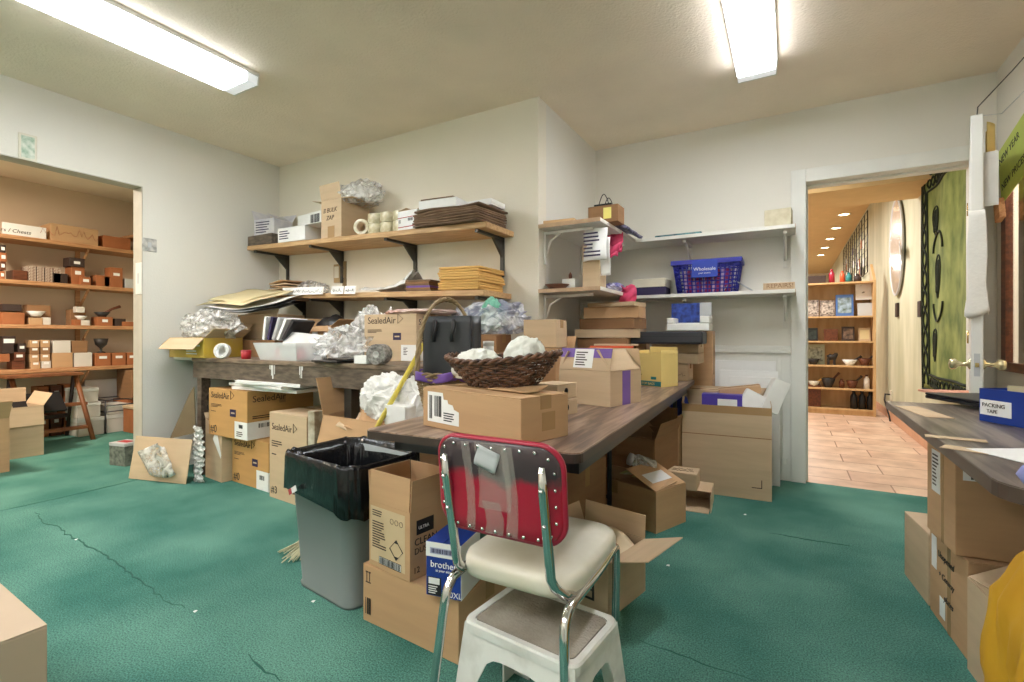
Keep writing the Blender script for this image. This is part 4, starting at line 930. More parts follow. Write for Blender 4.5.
for s in (-1, 1): mb.sheet(lambda u, v: (s * (W / 2 - .02 * math.sin(PI * u) * v), (-s if 0 else 1) * (u - .5) * Dp * (1 if s > 0 else -1), v * Hh), 8, 6, .002)
mb.box(-W / 2, W / 2, -Dp / 2, Dp / 2, 0, .003); mb.build('bag_body', M_blacksatin, gb)
for s in (-1,):
    for x in (-.05, .035): MB().sheet(lambda u, v: (x + (u - .5) * .016 + .006 * math.sin(v * 5), -Dp / 2 - .008 - .01 * math.sin(v * PI), Hh - .015 - v * .09), 3, 10, .004).build('ribbon_handle', M_black, gb)
# oval dark wicker basket on the carton
ob = empty('oval_basket', (-.878, 1.47, z + .138), (R(3), R(-2), R(-12)), 'dark brown oval wicker basket standing on the barcode carton', 'basket')
def obr(t): return .10 + .075 * t ** .8
mb = MB()
rows, st = 11, 40
for k in range(rows):
    t = k / (rows - 1); rr = obr(t); zz = .006 + .082 * t; n = st * 4; pts = []
    for i in range(n):
        a = 2 * PI * i / n; w = .005 * math.sin(st / 2 * a + (PI if k % 2 else 0)); up = .018 * t * math.cos(a) ** 2
        pts.append(((rr + w) * math.cos(a) * 1.34, (rr + w) * math.sin(a) * .74, zz + up))
    mb.tube(pts, .0045, 5, closed=True)
mb.build('weave', M_wicker, ob)
mb = MB()
for i in range(st):
    a = 2 * PI * (i + .5) / st
    mb.tube([(obr(t) * math.cos(a) * 1.34, obr(t) * math.sin(a) * .74, .004 + .084 * t + .018 * t * math.cos(a) ** 2) for t in (0, .25, .5, .75, 1)], .0035, 4)
mb.build('stakes', M_wicker, ob)
for nm, rr_, zz_ in (('base_braid', .103, .008), ('rim', .178, .094)):
    mb = MB()
    for q in (0, PI):
        mb.tube([((rr_ + .006 * math.cos(18 * a + q)) * math.cos(a) * 1.34, (rr_ + .006 * math.cos(18 * a + q)) * math.sin(a) * .74, zz_ + .006 * math.sin(18 * a + q) + (.018 * math.cos(a) ** 2 if nm == 'rim' else 0)) for a in [2 * PI * i / 144 for i in range(144)]], .0062, 5, closed=True)
    mb.build(nm, M_wicker, ob)
MB().prism([(p[0], p[1]) for p in [(.1 * 1.34 * math.cos(2 * PI * i / 40), .1 * .74 * math.sin(2 * PI * i / 40)) for i in range(40)]], .0, .008).build('base', M_wicker, ob)
M_tis = mat('pale_green_tissue', '#e2e3da', .5, var=.06, scale=10, bump=.3, bscale=20)
crumple('tissue_bundle', 'crumpled pale tissue in the left end of the oval basket', 'tissue', (-1.0, 1.50, z + .155), (.085, .065, .06), M_tis, 71, .33)
crumple('tissue_bundle', 'peaked pale tissue in the right end of the oval basket', 'tissue', (-.775, 1.455, z + .16), (.065, .06, .085), M_tis, 72, .22)
# white cylinder, small cartons behind
cy = empty('white_tin', (at(488.5, 350, y=1.83).x, 1.83, z), 0, 'plain white cylindrical tin behind the oval basket', 'tin'); MB().lathe([(.023, 0), (.024, .004), (.024, .285), (.022, .288), (.0001, .288)], 24).build('tin_body', M_label, cy); MB().lathe([(.0248, .27), (.0248, .291), (.0001, .292)], 24).build('lid', M_whitep, cy)
carton('open_carton', 'open kraft carton with upright flap behind the white tin on the long table', 'box', (-1.09, 2.06, z), .16, .18, .15, 12, m=M_kraft, flaps={'front': (0, .08), 'right': (30, .08), 'back': (10, .1), 'left': (60, .08)})
carton('carton', 'brown kraft carton on the right end of the work bench under the printed film', 'box', (-1.52, 2.48, BZ + .001), .24, .22, .17, 6, m=M_kraftd)
crumple('plastic_film', 'clear plastic film with blue print heaped on the brown carton at the bench end', 'plastic bag', (-1.62, 2.62, BZ + .173), (.20, .13, .11), film('printed_film', '#f4f5f8', '#a9acc4', .55, .9, 9), 81, .3)
crumple('plastic_film', 'crinkled printed film lying between the packing carton and the brown carton', 'plastic bag', (-1.88, 2.66, BZ + .001), (.11, .12, .17), film('printed_film_b', '#f4f3f0', '#b4b2c0', .5, .9, 9), 82, .3)
carton('carton', 'low pale kraft carton behind the white tin on the long table', 'box', (-1.22, 2.28, z), .15, .18, .16, 6, m=M_kraft2)
crumple('tissue_bundle', 'teal tissue tucked into the printed plastic film', 'tissue', (-1.60, 2.56, BZ + .19), (.07, .05, .11), mat('teal_tissue', '#7fbfa6', .5, hex2='#579f88', scale=10), 83, .3)
def pxc(label, u0, u1, vb, vt, D, rot=0, m=M_kraft, zb=TZ + .001, yb=None, **k):
    a = at(u0, vb, z=zb) if yb is None else at(u0, vb, y=yb); b = at(u1, vb, z=zb) if yb is None else at(u1, vb, y=yb)
    mid = (a + b) / 2; h = (vb - vt) / F * dep(mid); L = (b - a).length * .97
    p = Vector((b.x, b.y, zb)) if yb is None else Vector((b.x, yb, zb))
    return carton('carton', label, 'box', p, L, D, h, rot, m=m, **k), L, h
# stacked kraft cartons behind the tissue peak
carton('open_carton', 'upright kraft carton with one tall flap behind the peaked tissue', 'box', (-1.18, 2.56, z), .22, .20, .22, -12, m=M_kraft, flaps={'front': (-8, .14), 'back': (20, .1), 'left': (80, .1), 'right': (75, .08)})
ca = carton('carton', 'lower kraft carton left of the purple taped carton', 'box', (-1.06, 2.32, z), .24, .22, .25, 4, m=M_kraft)
cb = carton('carton', 'upper small kraft carton stacked left of the purple taped carton', 'box', (-1.07, 2.35, z + .253), .19, .17, .15, 4, m=M_kraft2)
# small boxes with round holes by the oval basket
for k in range(2):
    cc = carton('small_carton', ['lower small kraft box with a finger hole beside the oval basket', 'upper small kraft box with a finger hole beside the oval basket'][k], 'box', (-.775 - .012 * k, 1.72 + .02 * k, z + k * .062), .12, .14, .06, -10, m=M_kraft2, tape=False)
    mb = MB().lathe([(.0001, 0), (.014, 0)], 16, face(.12, .14, .06, 'right') @ Matrix.Translation((.06, .03, .0012))); mb.build('finger_hole', M_ink, cc)
# purple taped carton
pt_ = carton('open_carton', 'open kraft carton banded with purple tape on the long table', 'box', (-.685, 2.075, z), .285, .27, .155, -14, m=M_kraft2, flaps={'front': (-14, .105), 'back': (-10, .10), 'right': (-38, .12), 'left': (-30, .1)})
fls = [c for c in pt_.children if c.name.startswith('flap')]
patch(fls[0], Matrix(((1, 0, 0, 0), (0, 0, -1, -.004), (0, 1, 0, 0), (0, 0, 0, 1))), -.14, .14, .06, .104, M_purple, 'purple_tape')
Mfl = Matrix(((1, 0, 0, 0), (0, 0, -1, -.0052), (0, 1, 0, 0), (0, 0, 0, 1)))
lb_ = patch(fls[0], Mfl, -.06, .045, .012, .1, M_label, 'label_sheet'); lines(lb_, Mfl, -.05, .04, .02, .09, 6, 4, off=.0012)
Mr = face(.285, .27, .155, 'right'); patch(pt_, Mr, .10, .17, 0, .155, M_purple, 'purple_tape')
# yellow display box
yb_ = carton('display_box', 'yellow bag dispenser box with teal band on the far part of the long table', 'box', at(661, 387.5, z=z), .215, .17, .205, -24, m=M_yellow, flaps={'back': (0, .04), 'right': (-12, .02), 'left': (12, .02)})
Mf = face(.215, .17, .205, 'front'); patch(yb_, Mf, 0, .215, .004, .034, M_teal, 'band_print'); text_mesh('text_print', 'SEAL-TOP BAGS', .021, Mf @ Matrix.Translation((.02, .011, .0014)), M_yellow, yb_)
lines(yb_, Mf, .01, .09, .05, .08, 2, 3, mat('olive_ink', '#a09050', .6)); patch(yb_, Mf, .14, .18, .045, .062, M_teal, 'logo_print')
k1 = carton('carton', 'lower pale carton right of the yellow box on the long table', 'box', at(689, 374, z=z), .14, .2, .115, -10, m=M_kraft2)
k2 = carton('carton', 'upper pale carton right of the yellow box on the long table', 'box', (k1.location.x + .05, k1.location.y - .08, z + .117), .13, .18, .13, -8, m=M_kraft2)
# far end stack
k3 = carton('carton', 'kraft carton with handwriting at the far right end of the long table', 'box', (-.62, 3.58, z), .17, .2, .12, 0, m=M_kraft2)
mb = MB(); scribble(mb, face(.17, .2, .12, 'front'), .02, .03, .13, .05, 5, 6); mb.build('scribble_print', M_inkb, k3)
k4 = carton('open_carton', 'shallow kraft tray carton on top of the handwritten carton', 'box', (-.55, 3.56, z + .123), .36, .26, .07, 0, m=M_kraft2, flaps={'back': (0, .03)})
k5 = carton('carton', 'flat kraft carton under the long black case', 'box', (-.55, 3.57, z + .196), .32, .24, .06, 0, m=M_kraft2)
lc = empty('long_case', (-.715, 3.48, z + .262), R(0), 'long dark grey plastic case lying across the far cartons', 'case')
MB().box(-.26, .22, -.10, .10, 0, .085).build('case_body', M_dgrey, lc, bevel=.012); MB().box(-.25, .21, -.1015, -.1, .05, .053).build('lid_seam', M_black, lc)
MB().box(-.30, -.262, -.08, .09, .0, .06).build('end_part', M_black, lc, bevel=.01)
sup = carton('carton', 'plain kraft carton supporting the left end of the long grey case', 'box', (-.93, 3.50, z), .24, .26, .258, 0, m=M_kraft)
wt = empty('white_device', (-.61, 3.58, z + .352), R(0), 'white plastic tray device on the long grey case', 'device')
MB().box(-.14, .14, -.08, .08, 0, .05).box(-.14, -.09, -.08, .08, .05, .09).box(.08, .14, -.08, .08, .05, .10).build('device_body', M_whitep, wt, bevel=.006); MB().box(-.08, .07, -.06, .06, .05, .056).build('paper_slot', M_silver, wt)
fr = empty('picture_card', (-.655, 3.79, z + .36), R(2), 'blue starry picture card standing behind the white device', 'picture')
MB().box(-.12, .08, -.003, .003, 0, .20).build('picture', mat('starry_blue', '#2b4fae', .4, hex2='#101f5c', scale=26), fr); MB().box(.08, .16, -.003, .003, 0, .2).build('grey_border', M_silver, fr)
MB().box(-.05, .05, .003, .12, 0, .004).build('stand', M_silver, fr)
carton('carton', 'kraft carton standing at the table end under the picture card', 'box', (-.50, 3.89, .0), .34, .14, 1.095, 0, m=M_kraft, seam='x')
# leaning kraft boxes stack under corner shelf
zz = z
stk = [(.40, .27, .20, 3), (.38, .27, .10, -4), (.46, .28, .06, 5), (.42, .24, .075, -6), (.40, .22, .08, 2), (.36, .22, .03, -8)]
labs = ['lowest kraft carton in the leaning stack beneath the pink ribbon', 'second lowest kraft carton in the leaning stack beneath the pink ribbon', 'flat wide kraft carton in the leaning stack beneath the pink ribbon', 'brown kraft carton near the top of the leaning stack beneath the pink ribbon', 'brown kraft carton second from the top of the leaning stack beneath the ribbon', 'thin pale carton topmost in the leaning stack beneath the pink ribbon']
zc = z
for i, (L, D, h, a) in enumerate(stk):
    carton('carton', labs[i], 'box', (-1.17 + .015 * i, 3.46, zc), L, D, h, a, m=[M_kraft, M_kraftd, M_kraft2, M_kraftd, M_kraft, M_kraft2][i], center=True, tape=i in (1, 3)); zc += h + .002
carton('open_carton', 'kraft carton with cut-out handle leaning behind the orange strips', 'box', (-.74, 3.90, .78), .36, .14, .29, 2, m=M_kraft, flaps={'back': (0, .04)}) if 0 else None
ph = empty('pattern_box', (-1.16, 2.95, z), R(-6), 'black and white patterned box behind the purple taped carton', 'box')
MB().box(-.07, .07, -.07, .07, 0, .225).build('box_body', M_black, ph, bevel=.002); MB().box(-.062, .062, -.0712, -.07, .14, .215).build('pattern_print', mat('bw_print', '#d8d8d2', .5, hex2='#1c1c1c', scale=60, lo=.47, hi=.53), ph)
st = carton('carton', 'kraft carton under the orange strips behind the purple taped carton', 'box', (-.87, 2.72, z), .26, .2, .215, -6, m=M_kraft)
for k in range(4):
    o = MB().box(-.13, .13, -.014, .014, 0, .012).build('orange_strip', [M_red, mat('bright_orange', '#e0603a', .4), mat('bright_orange', '#e0603a', .4), M_kraft2][k], None, loc=(-.97 + .02 * k, 2.80 + .02 * k, z + .218 + k * .0125), rot=(0, 0, R([20, -14, 6, 12][k])), bevel=.002); tag(o, ['red plastic strip lowest in the little heap behind the purple taped carton', 'orange plastic strip crossing over the red strip', 'orange plastic strip lying second from the top of the strip heap', 'pale strip topmost on the orange and red strips'][k], 'strip')

# ================================================================== UNDER / BESIDE THE TABLE
bcx = carton('large_carton', 'large kraft carton on the floor under the cleaner carton and the blue printer box', 'box', (-.92, 1.27, 0), .46, .34, .21, -4, m=M_kraft)
Mf = face(.46, .34, .21, 'front'); bars(bcx, Mf, .015, .05, .03, .09, 3, 4); mb = MB()
for x in (.02, .035): mb.box(x, x + .004, .15, .185, .0005, .001, Mf).box(x - .004, x + .008, .182, .187, .0005, .001, Mf)
mb.box(.016, .044, .145, .149, .0005, .001, Mf).build('arrow_print', M_inkb, bcx)
o = MB().box(-.05, .05, -.03, .03, 0, .001).build('paper_slip', M_label, None, loc=(-1.02, 1.34, .2125), rot=(0, 0, R(30))); tag(o, 'white paper slip lying on the large kraft carton beside the blue box', 'paper')
cl = carton('open_carton', 'open kraft carton of spray cleaner with hazard diamond print', 'box', (-1.128, 1.275, .2125), .225, .20, .235, -8, m=M_kraft, flaps={'front': (-3, .115), 'back': (-2, .11), 'right': (4, .11), 'left': (4, .11)})
Mf = face(.225, .20, .235, 'front'); patch(cl, Mf, .008, .2, .02, .22, mat('pale_print_panel', '#cbb48f', .7), 'panel_print', .0006)
lines(cl, Mf, .02, .10, .07, .17, 11, 2, M_inkb, off=.0008); lines(cl, Mf, .02, .08, .185, .21, 3, 5, M_inkb, off=.0008)
MB().tube([Mf @ Vector(p) for p in [(.155, .055, .002), (.19, .09, .002), (.155, .125, .002), (.12, .09, .002)]], .0016, 4, closed=True).build('diamond_print', M_ink, cl)
MB().add([Mf @ Vector(p) for p in [(.143, .067, .0012), (.155, .055, .0012), (.167, .067, .0012)]], [(0, 1, 2)]).add([Mf @ Vector(p) for p in [(.143, .113, .0012), (.167, .113, .0012), (.155, .125, .0012)]], [(0, 1, 2)]).build('diamond_fill_print', M_ink, cl)
for q in range(3): MB().tube([Mf @ Vector((.13 + q * .025 + .009 * math.cos(a), .185 + .009 * math.sin(a), .001)) for a in [PI * i / 6 for i in range(12)]], .0009, 4, closed=True).build('symbol_print', M_inkb, cl)
patch(cl, Mf, .06, .18, .02, .045, M_label, 'barcode_panel', .0009); bars(cl, Mf, .064, .176, .022, .043, 4, 26, off=.0012); MB().tube([Mf @ Vector(p) for p in [(.06, .02, .0016), (.18, .02, .0016), (.18, .045, .0016), (.06, .045, .0016)]], .001, 4, closed=True).build('frame_print', M_ink, cl)
Mr = face(.225, .20, .235, 'right'); text_mesh('text_print', 'CLEAN', .034, Mr @ Matrix.Translation((.02, .115, .0008)), M_ink, cl); text_mesh('text_print', 'DUSTER', .03, Mr @ Matrix.Translation((.02, .085, .0008)), M_inkb, cl); text_mesh('text_print', '12', .03, Mr @ Matrix.Translation((.015, .02, .0008)), M_inkb, cl)
patch(cl, Mr, .03, .11, .15, .20, M_ink, 'badge_print'); text_mesh('text_print', 'ULTRA', .016, Mr @ Matrix.Translation((.038, .168, .0014)), M_label, cl)
for k in range(6):
    cn = empty('spray_can', (-1.285 + .062 * (k % 3), 1.365 + .064 * (k // 3), .219), 0, 'red capped spray can packed in the open cleaner carton', 'spray can', 'spray cans in the cleaner carton')
    MB().lathe([(.027, 0), (.028, .004), (.028, .17), (.022, .185), (.0001, .186)], 16).build('can_body', M_label, cn); MB().lathe([(.021, .187), (.021, .222), (.017, .228), (.0001, .228)], 16).build('cap', M_red, cn)
bb = carton('printer_box', 'blue and white printer cartridge box standing by the chair leg', 'box', (-.905, 1.262, .2125), .125, .15, .175, 10, m=M_bblue, tape=False, seam='y')
Mf = face(.125, .15, .175, 'front'); patch(bb, Mf, 0, .125, .128, .175, M_label, 'white_band'); text_mesh('text_print', 'brother', .03, Mf @ Matrix.Translation((.016, .095, .0008)), M_label, bb); text_mesh('text_print', 'at your side', .0115, Mf @ Matrix.Translation((.035, .082, .0008)), M_label, bb)
patch(bb, Mf, .015, .11, .138, .158, mat('pale_violet_panel', '#b8bcd4', .5), 'panel_print', .0004, .001); bars(bb, Mf, .02, .105, .141, .155, 3, 22, M_navy, off=.0015)
patch(bb, Mf, .006, .055, .004, .062, M_ink, 'badge_print'); patch(bb, Mf, .01, .05, .04, .06, M_label, 'badge_mark', .0003, .0012); lines(bb, Mf, .01, .05, .008, .036, 4, 3, M_label, off=.0012)
text_mesh('text_print', '60XL', .026, Mf @ Matrix.Translation((.072, .006, .0008)), M_label, bb); patch(bb, face(.125, .15, .175, 'right'), 0, .15, 0, .175, M_label, 'white_side')
bk = carton('carton', 'kraft carton leaning behind the blue printer box', 'box', (-.80, 1.44, .2125), .22, .15, .15, 10, m=M_kraft2) if 0 else None

# right hand side of the table
m1 = carton('carton', 'battered kraft carton with a white label under the right edge of the long table', 'box', (-.62, 2.64, 0), .46, .28, .22, -22, m=M_kraft, flaps={'front': (-84, .2), 'back': (-88, .2), 'right': (-68, .22), 'left': (-86, .22)})
lab = patch(m1, Matrix.Translation((.09, -.02, .36)) @ Matrix.Rotation(R(18), 4, 'Y'), -.09, .09, -.05, .05, M_label) if 0 else None
fl = [c for c in m1.children if c.name.startswith('flap')]
patch(fl[2], Matrix(((1, 0, 0, 0), (0, 0, -1, -.0042), (0, 1, 0, 0), (0, 0, 0, 1))), -.09, .09, .06, .14, M_label)
patch(fl[0], Matrix(((1, 0, 0, 0), (0, 0, -1, -.0042), (0, 1, 0, 0), (0, 0, 0, 1))), -.1, .02, .10, .18, mat('printed_yellow_label', '#c4c052', .6, hex2='#e0dcc8', scale=20), 'label_sheet')
MB().box(-.10, -.03, -.1406, -.14, .15, .22).build('tape', M_tape, m1)
m2 = carton('open_carton', 'open kraft carton on the floor right of the chair with wide flaps', 'box', (-.585, 1.745, 0), .30, .29, .215, -13, m=M_kraft2, flaps={'right': (72, .17), 'back': (4, .095), 'left': (20, .09), 'front': (100, .1)})
Mf = face(.30, .29, .215, 'front'); patch(m2, Mf, .19, .24, .05, .12, M_ink, 'badge_print'); patch(m2, Mf, .20, .23, .06, .085, M_kraft2, 'badge_mark', .0004, .001)
patch(m2, Mf, .20, .23, .092, .112, M_kraft2, 'badge_mark', .0004, .001)
o = MB().sheet(lambda u, v: ((u - .5) * .26, (v - .5) * .16, .05 * math.sin(u * PI) + .02 * math.sin(v * 4)), 14, 6, .003).build('kraft_paper', mat('cream_packing_paper', '#d8c6a4', .8), None, loc=(-.66, 1.93, .20), rot=(R(8), R(6), R(-30))); tag(o, 'cream packing paper sheet curling out of the open carton right of the chair', 'paper')
# dark cartons under table
carton('open_carton', 'dark open kraft carton deep under the long table', 'box', (-.70, 2.95, 0), .45, .40, .44, -8, m=M_kraftd, flaps={'back': (0, .14), 'left': (10, .12), 'right': (20, .1), 'front': (170, .12)})
carton('open_carton', 'brown carton with upright flap under the far end of the long table', 'box', (-.66, 3.36, 0), .42, .26, .40, -2, m=M_kraft, flaps={'front': (-6, .12), 'right': (4, .12), 'back': (20, .1)})
carton('carton', 'plain kraft carton in the shade under the middle of the long table', 'box', (-.95, 2.2, 0), .42, .46, .38, -6, m=M_kraftd)
gj = empty('glass_jar', (-.70, 2.93, .275), (R(70), 0, R(-60)), 'clear glass jar lying behind the battered carton under the table edge', 'jar')
MB().lathe([(.04, 0), (.045, .006), (.045, .11), (.034, .13), (.034, .145), (.031, .145), (.031, .128), (.041, .108), (.041, .01), (.0001, .008)], 24).build('jar_body', M_plastic, gj); MB().lathe([(.036, .14), (.036, .16), (.0001, .161)], 24).build('lid', M_silver, gj)
# small kraft boxes
sk1 = carton('open_carton', 'small open kraft box lying on its side before the big brown carton', 'box', (-.415, 3.16, .001), .235, .21, .10, 3, m=M_kraft2, center=False, flaps={'back': (-88, .2)})
# make its open side face the viewer: a frame shaped box
for c in list(sk1.children): bpy.data.objects.remove(c)
MB().box(-.118, .118, -.105, .105, 0, .005).box(-.118, .118, -.105, .105, .105, .11).box(-.118, -.113, -.105, .105, .005, .105).box(.113, .118, -.105, .105, .005, .105).box(-.113, .113, .10, .105, .005, .105).build('carton_body', M_kraft2, sk1); MB().box(.118, .121, -.16, -.03, .0, .10).build('flap', M_kraft2, sk1); MB().box(-.11, .11, -.18, -.106, 0, .004).build('flap', M_kraft2, sk1)
sk2 = carton('small_carton', 'small kraft box with handwriting on its lid stacked before the big brown carton', 'box', (-.49, 3.13, .113), .185, .16, .10, 3, m=M_kraft2, tape=False)
mb = MB(); scribble(mb, face(.185, .16, .10, 'top'), .03, .05, .13, .03, 3, 7); scribble(mb, face(.185, .16, .10, 'top'), .03, .09, .12, .03, 4, 7); mb.build('scribble_print', M_inkb, sk2)
o = MB().sheet(lambda u, v: ((u - .5) * .03, (v - .5) * .34, .26 * v + .0), 2, 6, .004).build('cardboard_flap', M_kraftd, None, loc=(-.60, 3.02, .18)) if 0 else None
# big brown carton with stuff
bg = carton('open_carton', 'big open brown carton full of boxes beside the doorway', 'box', (-.10, 3.515, 0), .545, .30, .595, 3, m=M_kraft2, flaps={'back': (4, .1), 'left': (-6, .07), 'right': (-10, .04)})
Mf = face(.545, .30, .595, 'front'); MB().box(0, .545, .395, .400, .0004, .0012, Mf).build('crease_line', M_kraftd, bg); patch(bg, Mf, 0, .545, .545, .5955, M_tape, 'tape', .0008)
MB().box(.43, .49, .075, .08, .0004, .001, Mf).box(.485, .49, .08, .13, .0004, .001, Mf).build('corner_print', M_inkb, bg)
o = carton('carton', 'kraft carton lying tilted on top of the big brown carton', 'box', (-.30, 3.69, .66), .26, .13, .05, 4, m=M_kraft, center=True, tilt=(0, R(-8), R(8)))
o = carton('small_carton', 'violet and white carton in the big brown carton', 'box', (-.40, 3.585, .545), .25, .1, .12, 2, m=mat('violet_card', '#4b3aa0', .4), center=True, tape=False); patch(o, face(.25, .1, .12, 'front'), .10, .22, .0, .09, M_label, 'white_print')
o = carton('carton', 'pale kraft carton at the left inside the big brown carton', 'box', (-.53, 3.70, .53), .2, .12, .15, -3, m=M_kraft2, center=True)
o = carton('small_carton', 'white carton leaning left in the corner of the big brown carton', 'box', (-.25, 3.60, .57), .13, .10, .12, 0, m=M_label, center=True, tilt=(R(-10), R(28), R(10)), tape=False)
o = carton('small_carton', 'white open-ended carton leaning rightmost out of the big brown carton', 'box', (-.13, 3.62, .56), .10, .10, .22, 0, m=M_whitep, center=True, tilt=(R(-8), R(24), R(14)), tape=False); patch(o, face(.1, .1, .22, 'right'), .01, .09, .17, .21, M_ink, 'dark_opening')
crumple('blue_cloth', 'bright blue cloth spilling from the left side of the big brown carton', 'cloth', (-.69, 3.62, .48), (.06, .07, .1), mat('bright_blue_cloth', '#2a3fa8', .5), 91, .25, sub=3); 
# foam boards behind
for k in range(3):
    o = MB().box(-.30 + .06 * k, .15 - .0 * k, -.008, .008, 0, [.87, .80, .76][k]).build('foam_board', M_foam, None, loc=(-.24 + .015 * k, 4.055 - .075 * k + .0, .002), rot=(R(-3.0), 0, R(1)), bevel=.003); tag(o, ['tallest white board leaning on the wainscot behind the big brown carton', 'middle white board leaning behind the big brown carton', 'front white board leaning behind the big brown carton'][k], 'board')
    o.rotation_euler = (R(-1.5), 0, R(.5))

# ================================================================== CHAIR
def chair():
    r = empty('dinette_chair', (-.628, 1.275, 0), R(1), 'chrome dinette chair with cream seat and taped red vinyl back', 'chair')
    # local: x right, y towards the table (front), rear at y -.19
    SH = .452
    P = [(x_, y_ + .02) for x_, y_ in rrect(.345, .43, .085, 8)]; n = len(P); rings = []
    for s, zz in ((.90, SH - .048), (.985, SH - .044), (1.0, SH - .03), (1.0, SH - .014), (.975, SH), (.90, SH + .008), (.5, SH + .014)): rings.append([(p[0] * s, p[1] * s, zz) for p in P])
    vs = sum(rings, []); fs = [tuple(range(n))[::-1], tuple((len(rings) - 1) * n + k for k in range(n))]
    for i in range(len(rings) - 1): fs += [(i * n + k, i * n + (k + 1) % n, (i + 1) * n + (k + 1) % n, (i + 1) * n + k) for k in range(n)]
    MB().add(vs, fs, smooth=True).build('seat', M_cream, r)
    # back
    bk = empty('backrest_pivot', (0, 0, 0)) if 0 else None
    Wb, Hb = .345, .235
    def prof(q, e):   # rounded rectangle panel, curved
        x, zc = q; y = -.245 - .20 * (zc + .05) * .5 + .45 * x * x - .02
        return (x, y + e, zc)
    P = rrect(Wb, Hb, .055, 8); n = len(P); th = .026
    mb = MB(); rows = []
    def panel(sc, e): return [prof((p[0] * sc, p[1] * sc + .0), e) for p in P]
    seq = [(.0, -.002), (.35, -.002), (.7, -.002), (.96, 0), (1.0, .006), (1.0, th - .006), (.96, th), (.6, th + .008), (.0, th + .01)]
    for sc, e in seq: rows.append(panel(sc if sc else .001, e))
    vs = sum(rows, []); fs = []
    for i in range(len(rows) - 1): fs += [(i * n + (k + 1) % n, i * n + k, (i + 1) * n + k, (i + 1) * n + (k + 1) % n) for k in range(n)]
    o = mb.add(vs, fs, smooth=True).build('backrest', M_redv, r, loc=(0, 0, .68))
    MB().tube([prof((p[0] * 1.0, p[1] * 1.0), th / 2) for p in P], .0085, 6, closed=True).build('piping', M_redtrim, o)
    # studs
    st = None; m_ = rrect(Wb - .028, Hb - .028, .045, 2)
    pts = []
    L = len(m_)
    for i in range(L):
        a = Vector(m_[i]); b = Vector(m_[(i + 1) % L]); k = max(1, int((b - a).length / .034))
        for q in range(k): pts.append(a.lerp(b, q / k))
    for q in pts:
        c = prof((q.x, q.y), -.003)
        if st is None: st = MB().lathe([(.0045, 0), (.004, .002), (.0001, .0035)], 10, Matrix.Rotation(PI / 2, 4, 'X')).build('stud', M_chrome, o, loc=c)
        else:
            d_ = st.copy(); COL.objects.link(d_); d_.parent = o; d_.location = c
    for x0, x1, z0, z1 in ((-.085, -.06, -.112, .112), (-.045, .045, -.05, .115), (-.03, .02, -.112, -.03), (.03, .06, -.112, .11)):
        MB().sheet(lambda u, v: Vector(prof((x0 + (x1 - x0) * u + .006 * math.sin(v * 4), z0 + (z1 - z0) * v), -.0035 - .0012 * math.sin(u * 9 + v * 17))), 5, 12, .0006).build('clear_tape', M_ctape, o)
    MB().sheet(lambda u, v: Vector(prof((-.02 + (u - .5) * .06 + .015 * v, .075 + (v - .5) * .05 - .02 * (u - .5)), -.007 - .003 * math.sin(v * 6))), 5, 5, .001).build('torn_label', M_silver, o)
    # chrome frame: one leg+rail tube per side, one upright per side
    for s in (-1, 1):
        x = s * .135
        MB().tube([(x, -.285, .755), (x, -.278, .70), (x, -.254, .58), (x, -.235, .48), (x * 1.04, -.222, .455), (x * 1.12, -.19, .425), (x * 1.2, -.16, .412)], [.008] + [.0125] * 6, 10).build('back_upright', M_chrome, r)
        for zz in (.70, .615): MB().lathe([(.006, 0), (.005, .003), (.0001, .0045)], 10, Matrix.Translation((x, -.291 + (.70 - zz) * .2, zz)) @ Matrix.Rotation(PI / 2, 4, 'X')).build('screw', M_chrome, r)
        xr = s * .17
        f = s * .155
        pts = [(xr + s * .03, -.275, 0), (xr + s * .012, -.255, .20), (xr, -.238, .35), (xr - s * .002, -.215, .392), (xr - s * .002, -.175, .405), (xr, .0, .405), (f + s * .008, .15, .405), (f + s * .003, .20, .396), (f, .224, .36), (f - s * .004, .232, .18), (f - s * .008, .238, 0)]
        # smooth with Catmull-Rom
        sm = []
        for i in range(len(pts) - 1):
            p0, p1, p2, p3 = [Vector(pts[max(0, min(len(pts) - 1, i + q))]) for q in (-1, 0, 1, 2)]
            for q in range(5):
                t = q / 5; sm.append(.5 * ((2 * p1) + (p2 - p0) * t + (2 * p0 - 5 * p1 + 4 * p2 - p3) * t * t + (-p0 + 3 * p1 - 3 * p2 + p3) * t ** 3))
        sm.append(Vector(pts[-1]))
        MB().tube(sm, .0125, 10).build('leg', M_chrome, r)
        for p in (pts[0], pts[-1]): MB().lathe([(.016, 0), (.017, .004), (.015, .025), (.0001, .026)], 12, Matrix.Translation((p[0], p[1], 0))).build('foot_cap', M_silver, r)
    MB().tube([(-.158, .14, .405), (.158, .14, .405)], .009, 8).build('cross_bar', M_chrome, r)
    MB().tube([(-.17, -.12, .405), (.17, -.12, .405)], .009, 8).build('cross_bar', M_chrome, r)
    return r
chair()
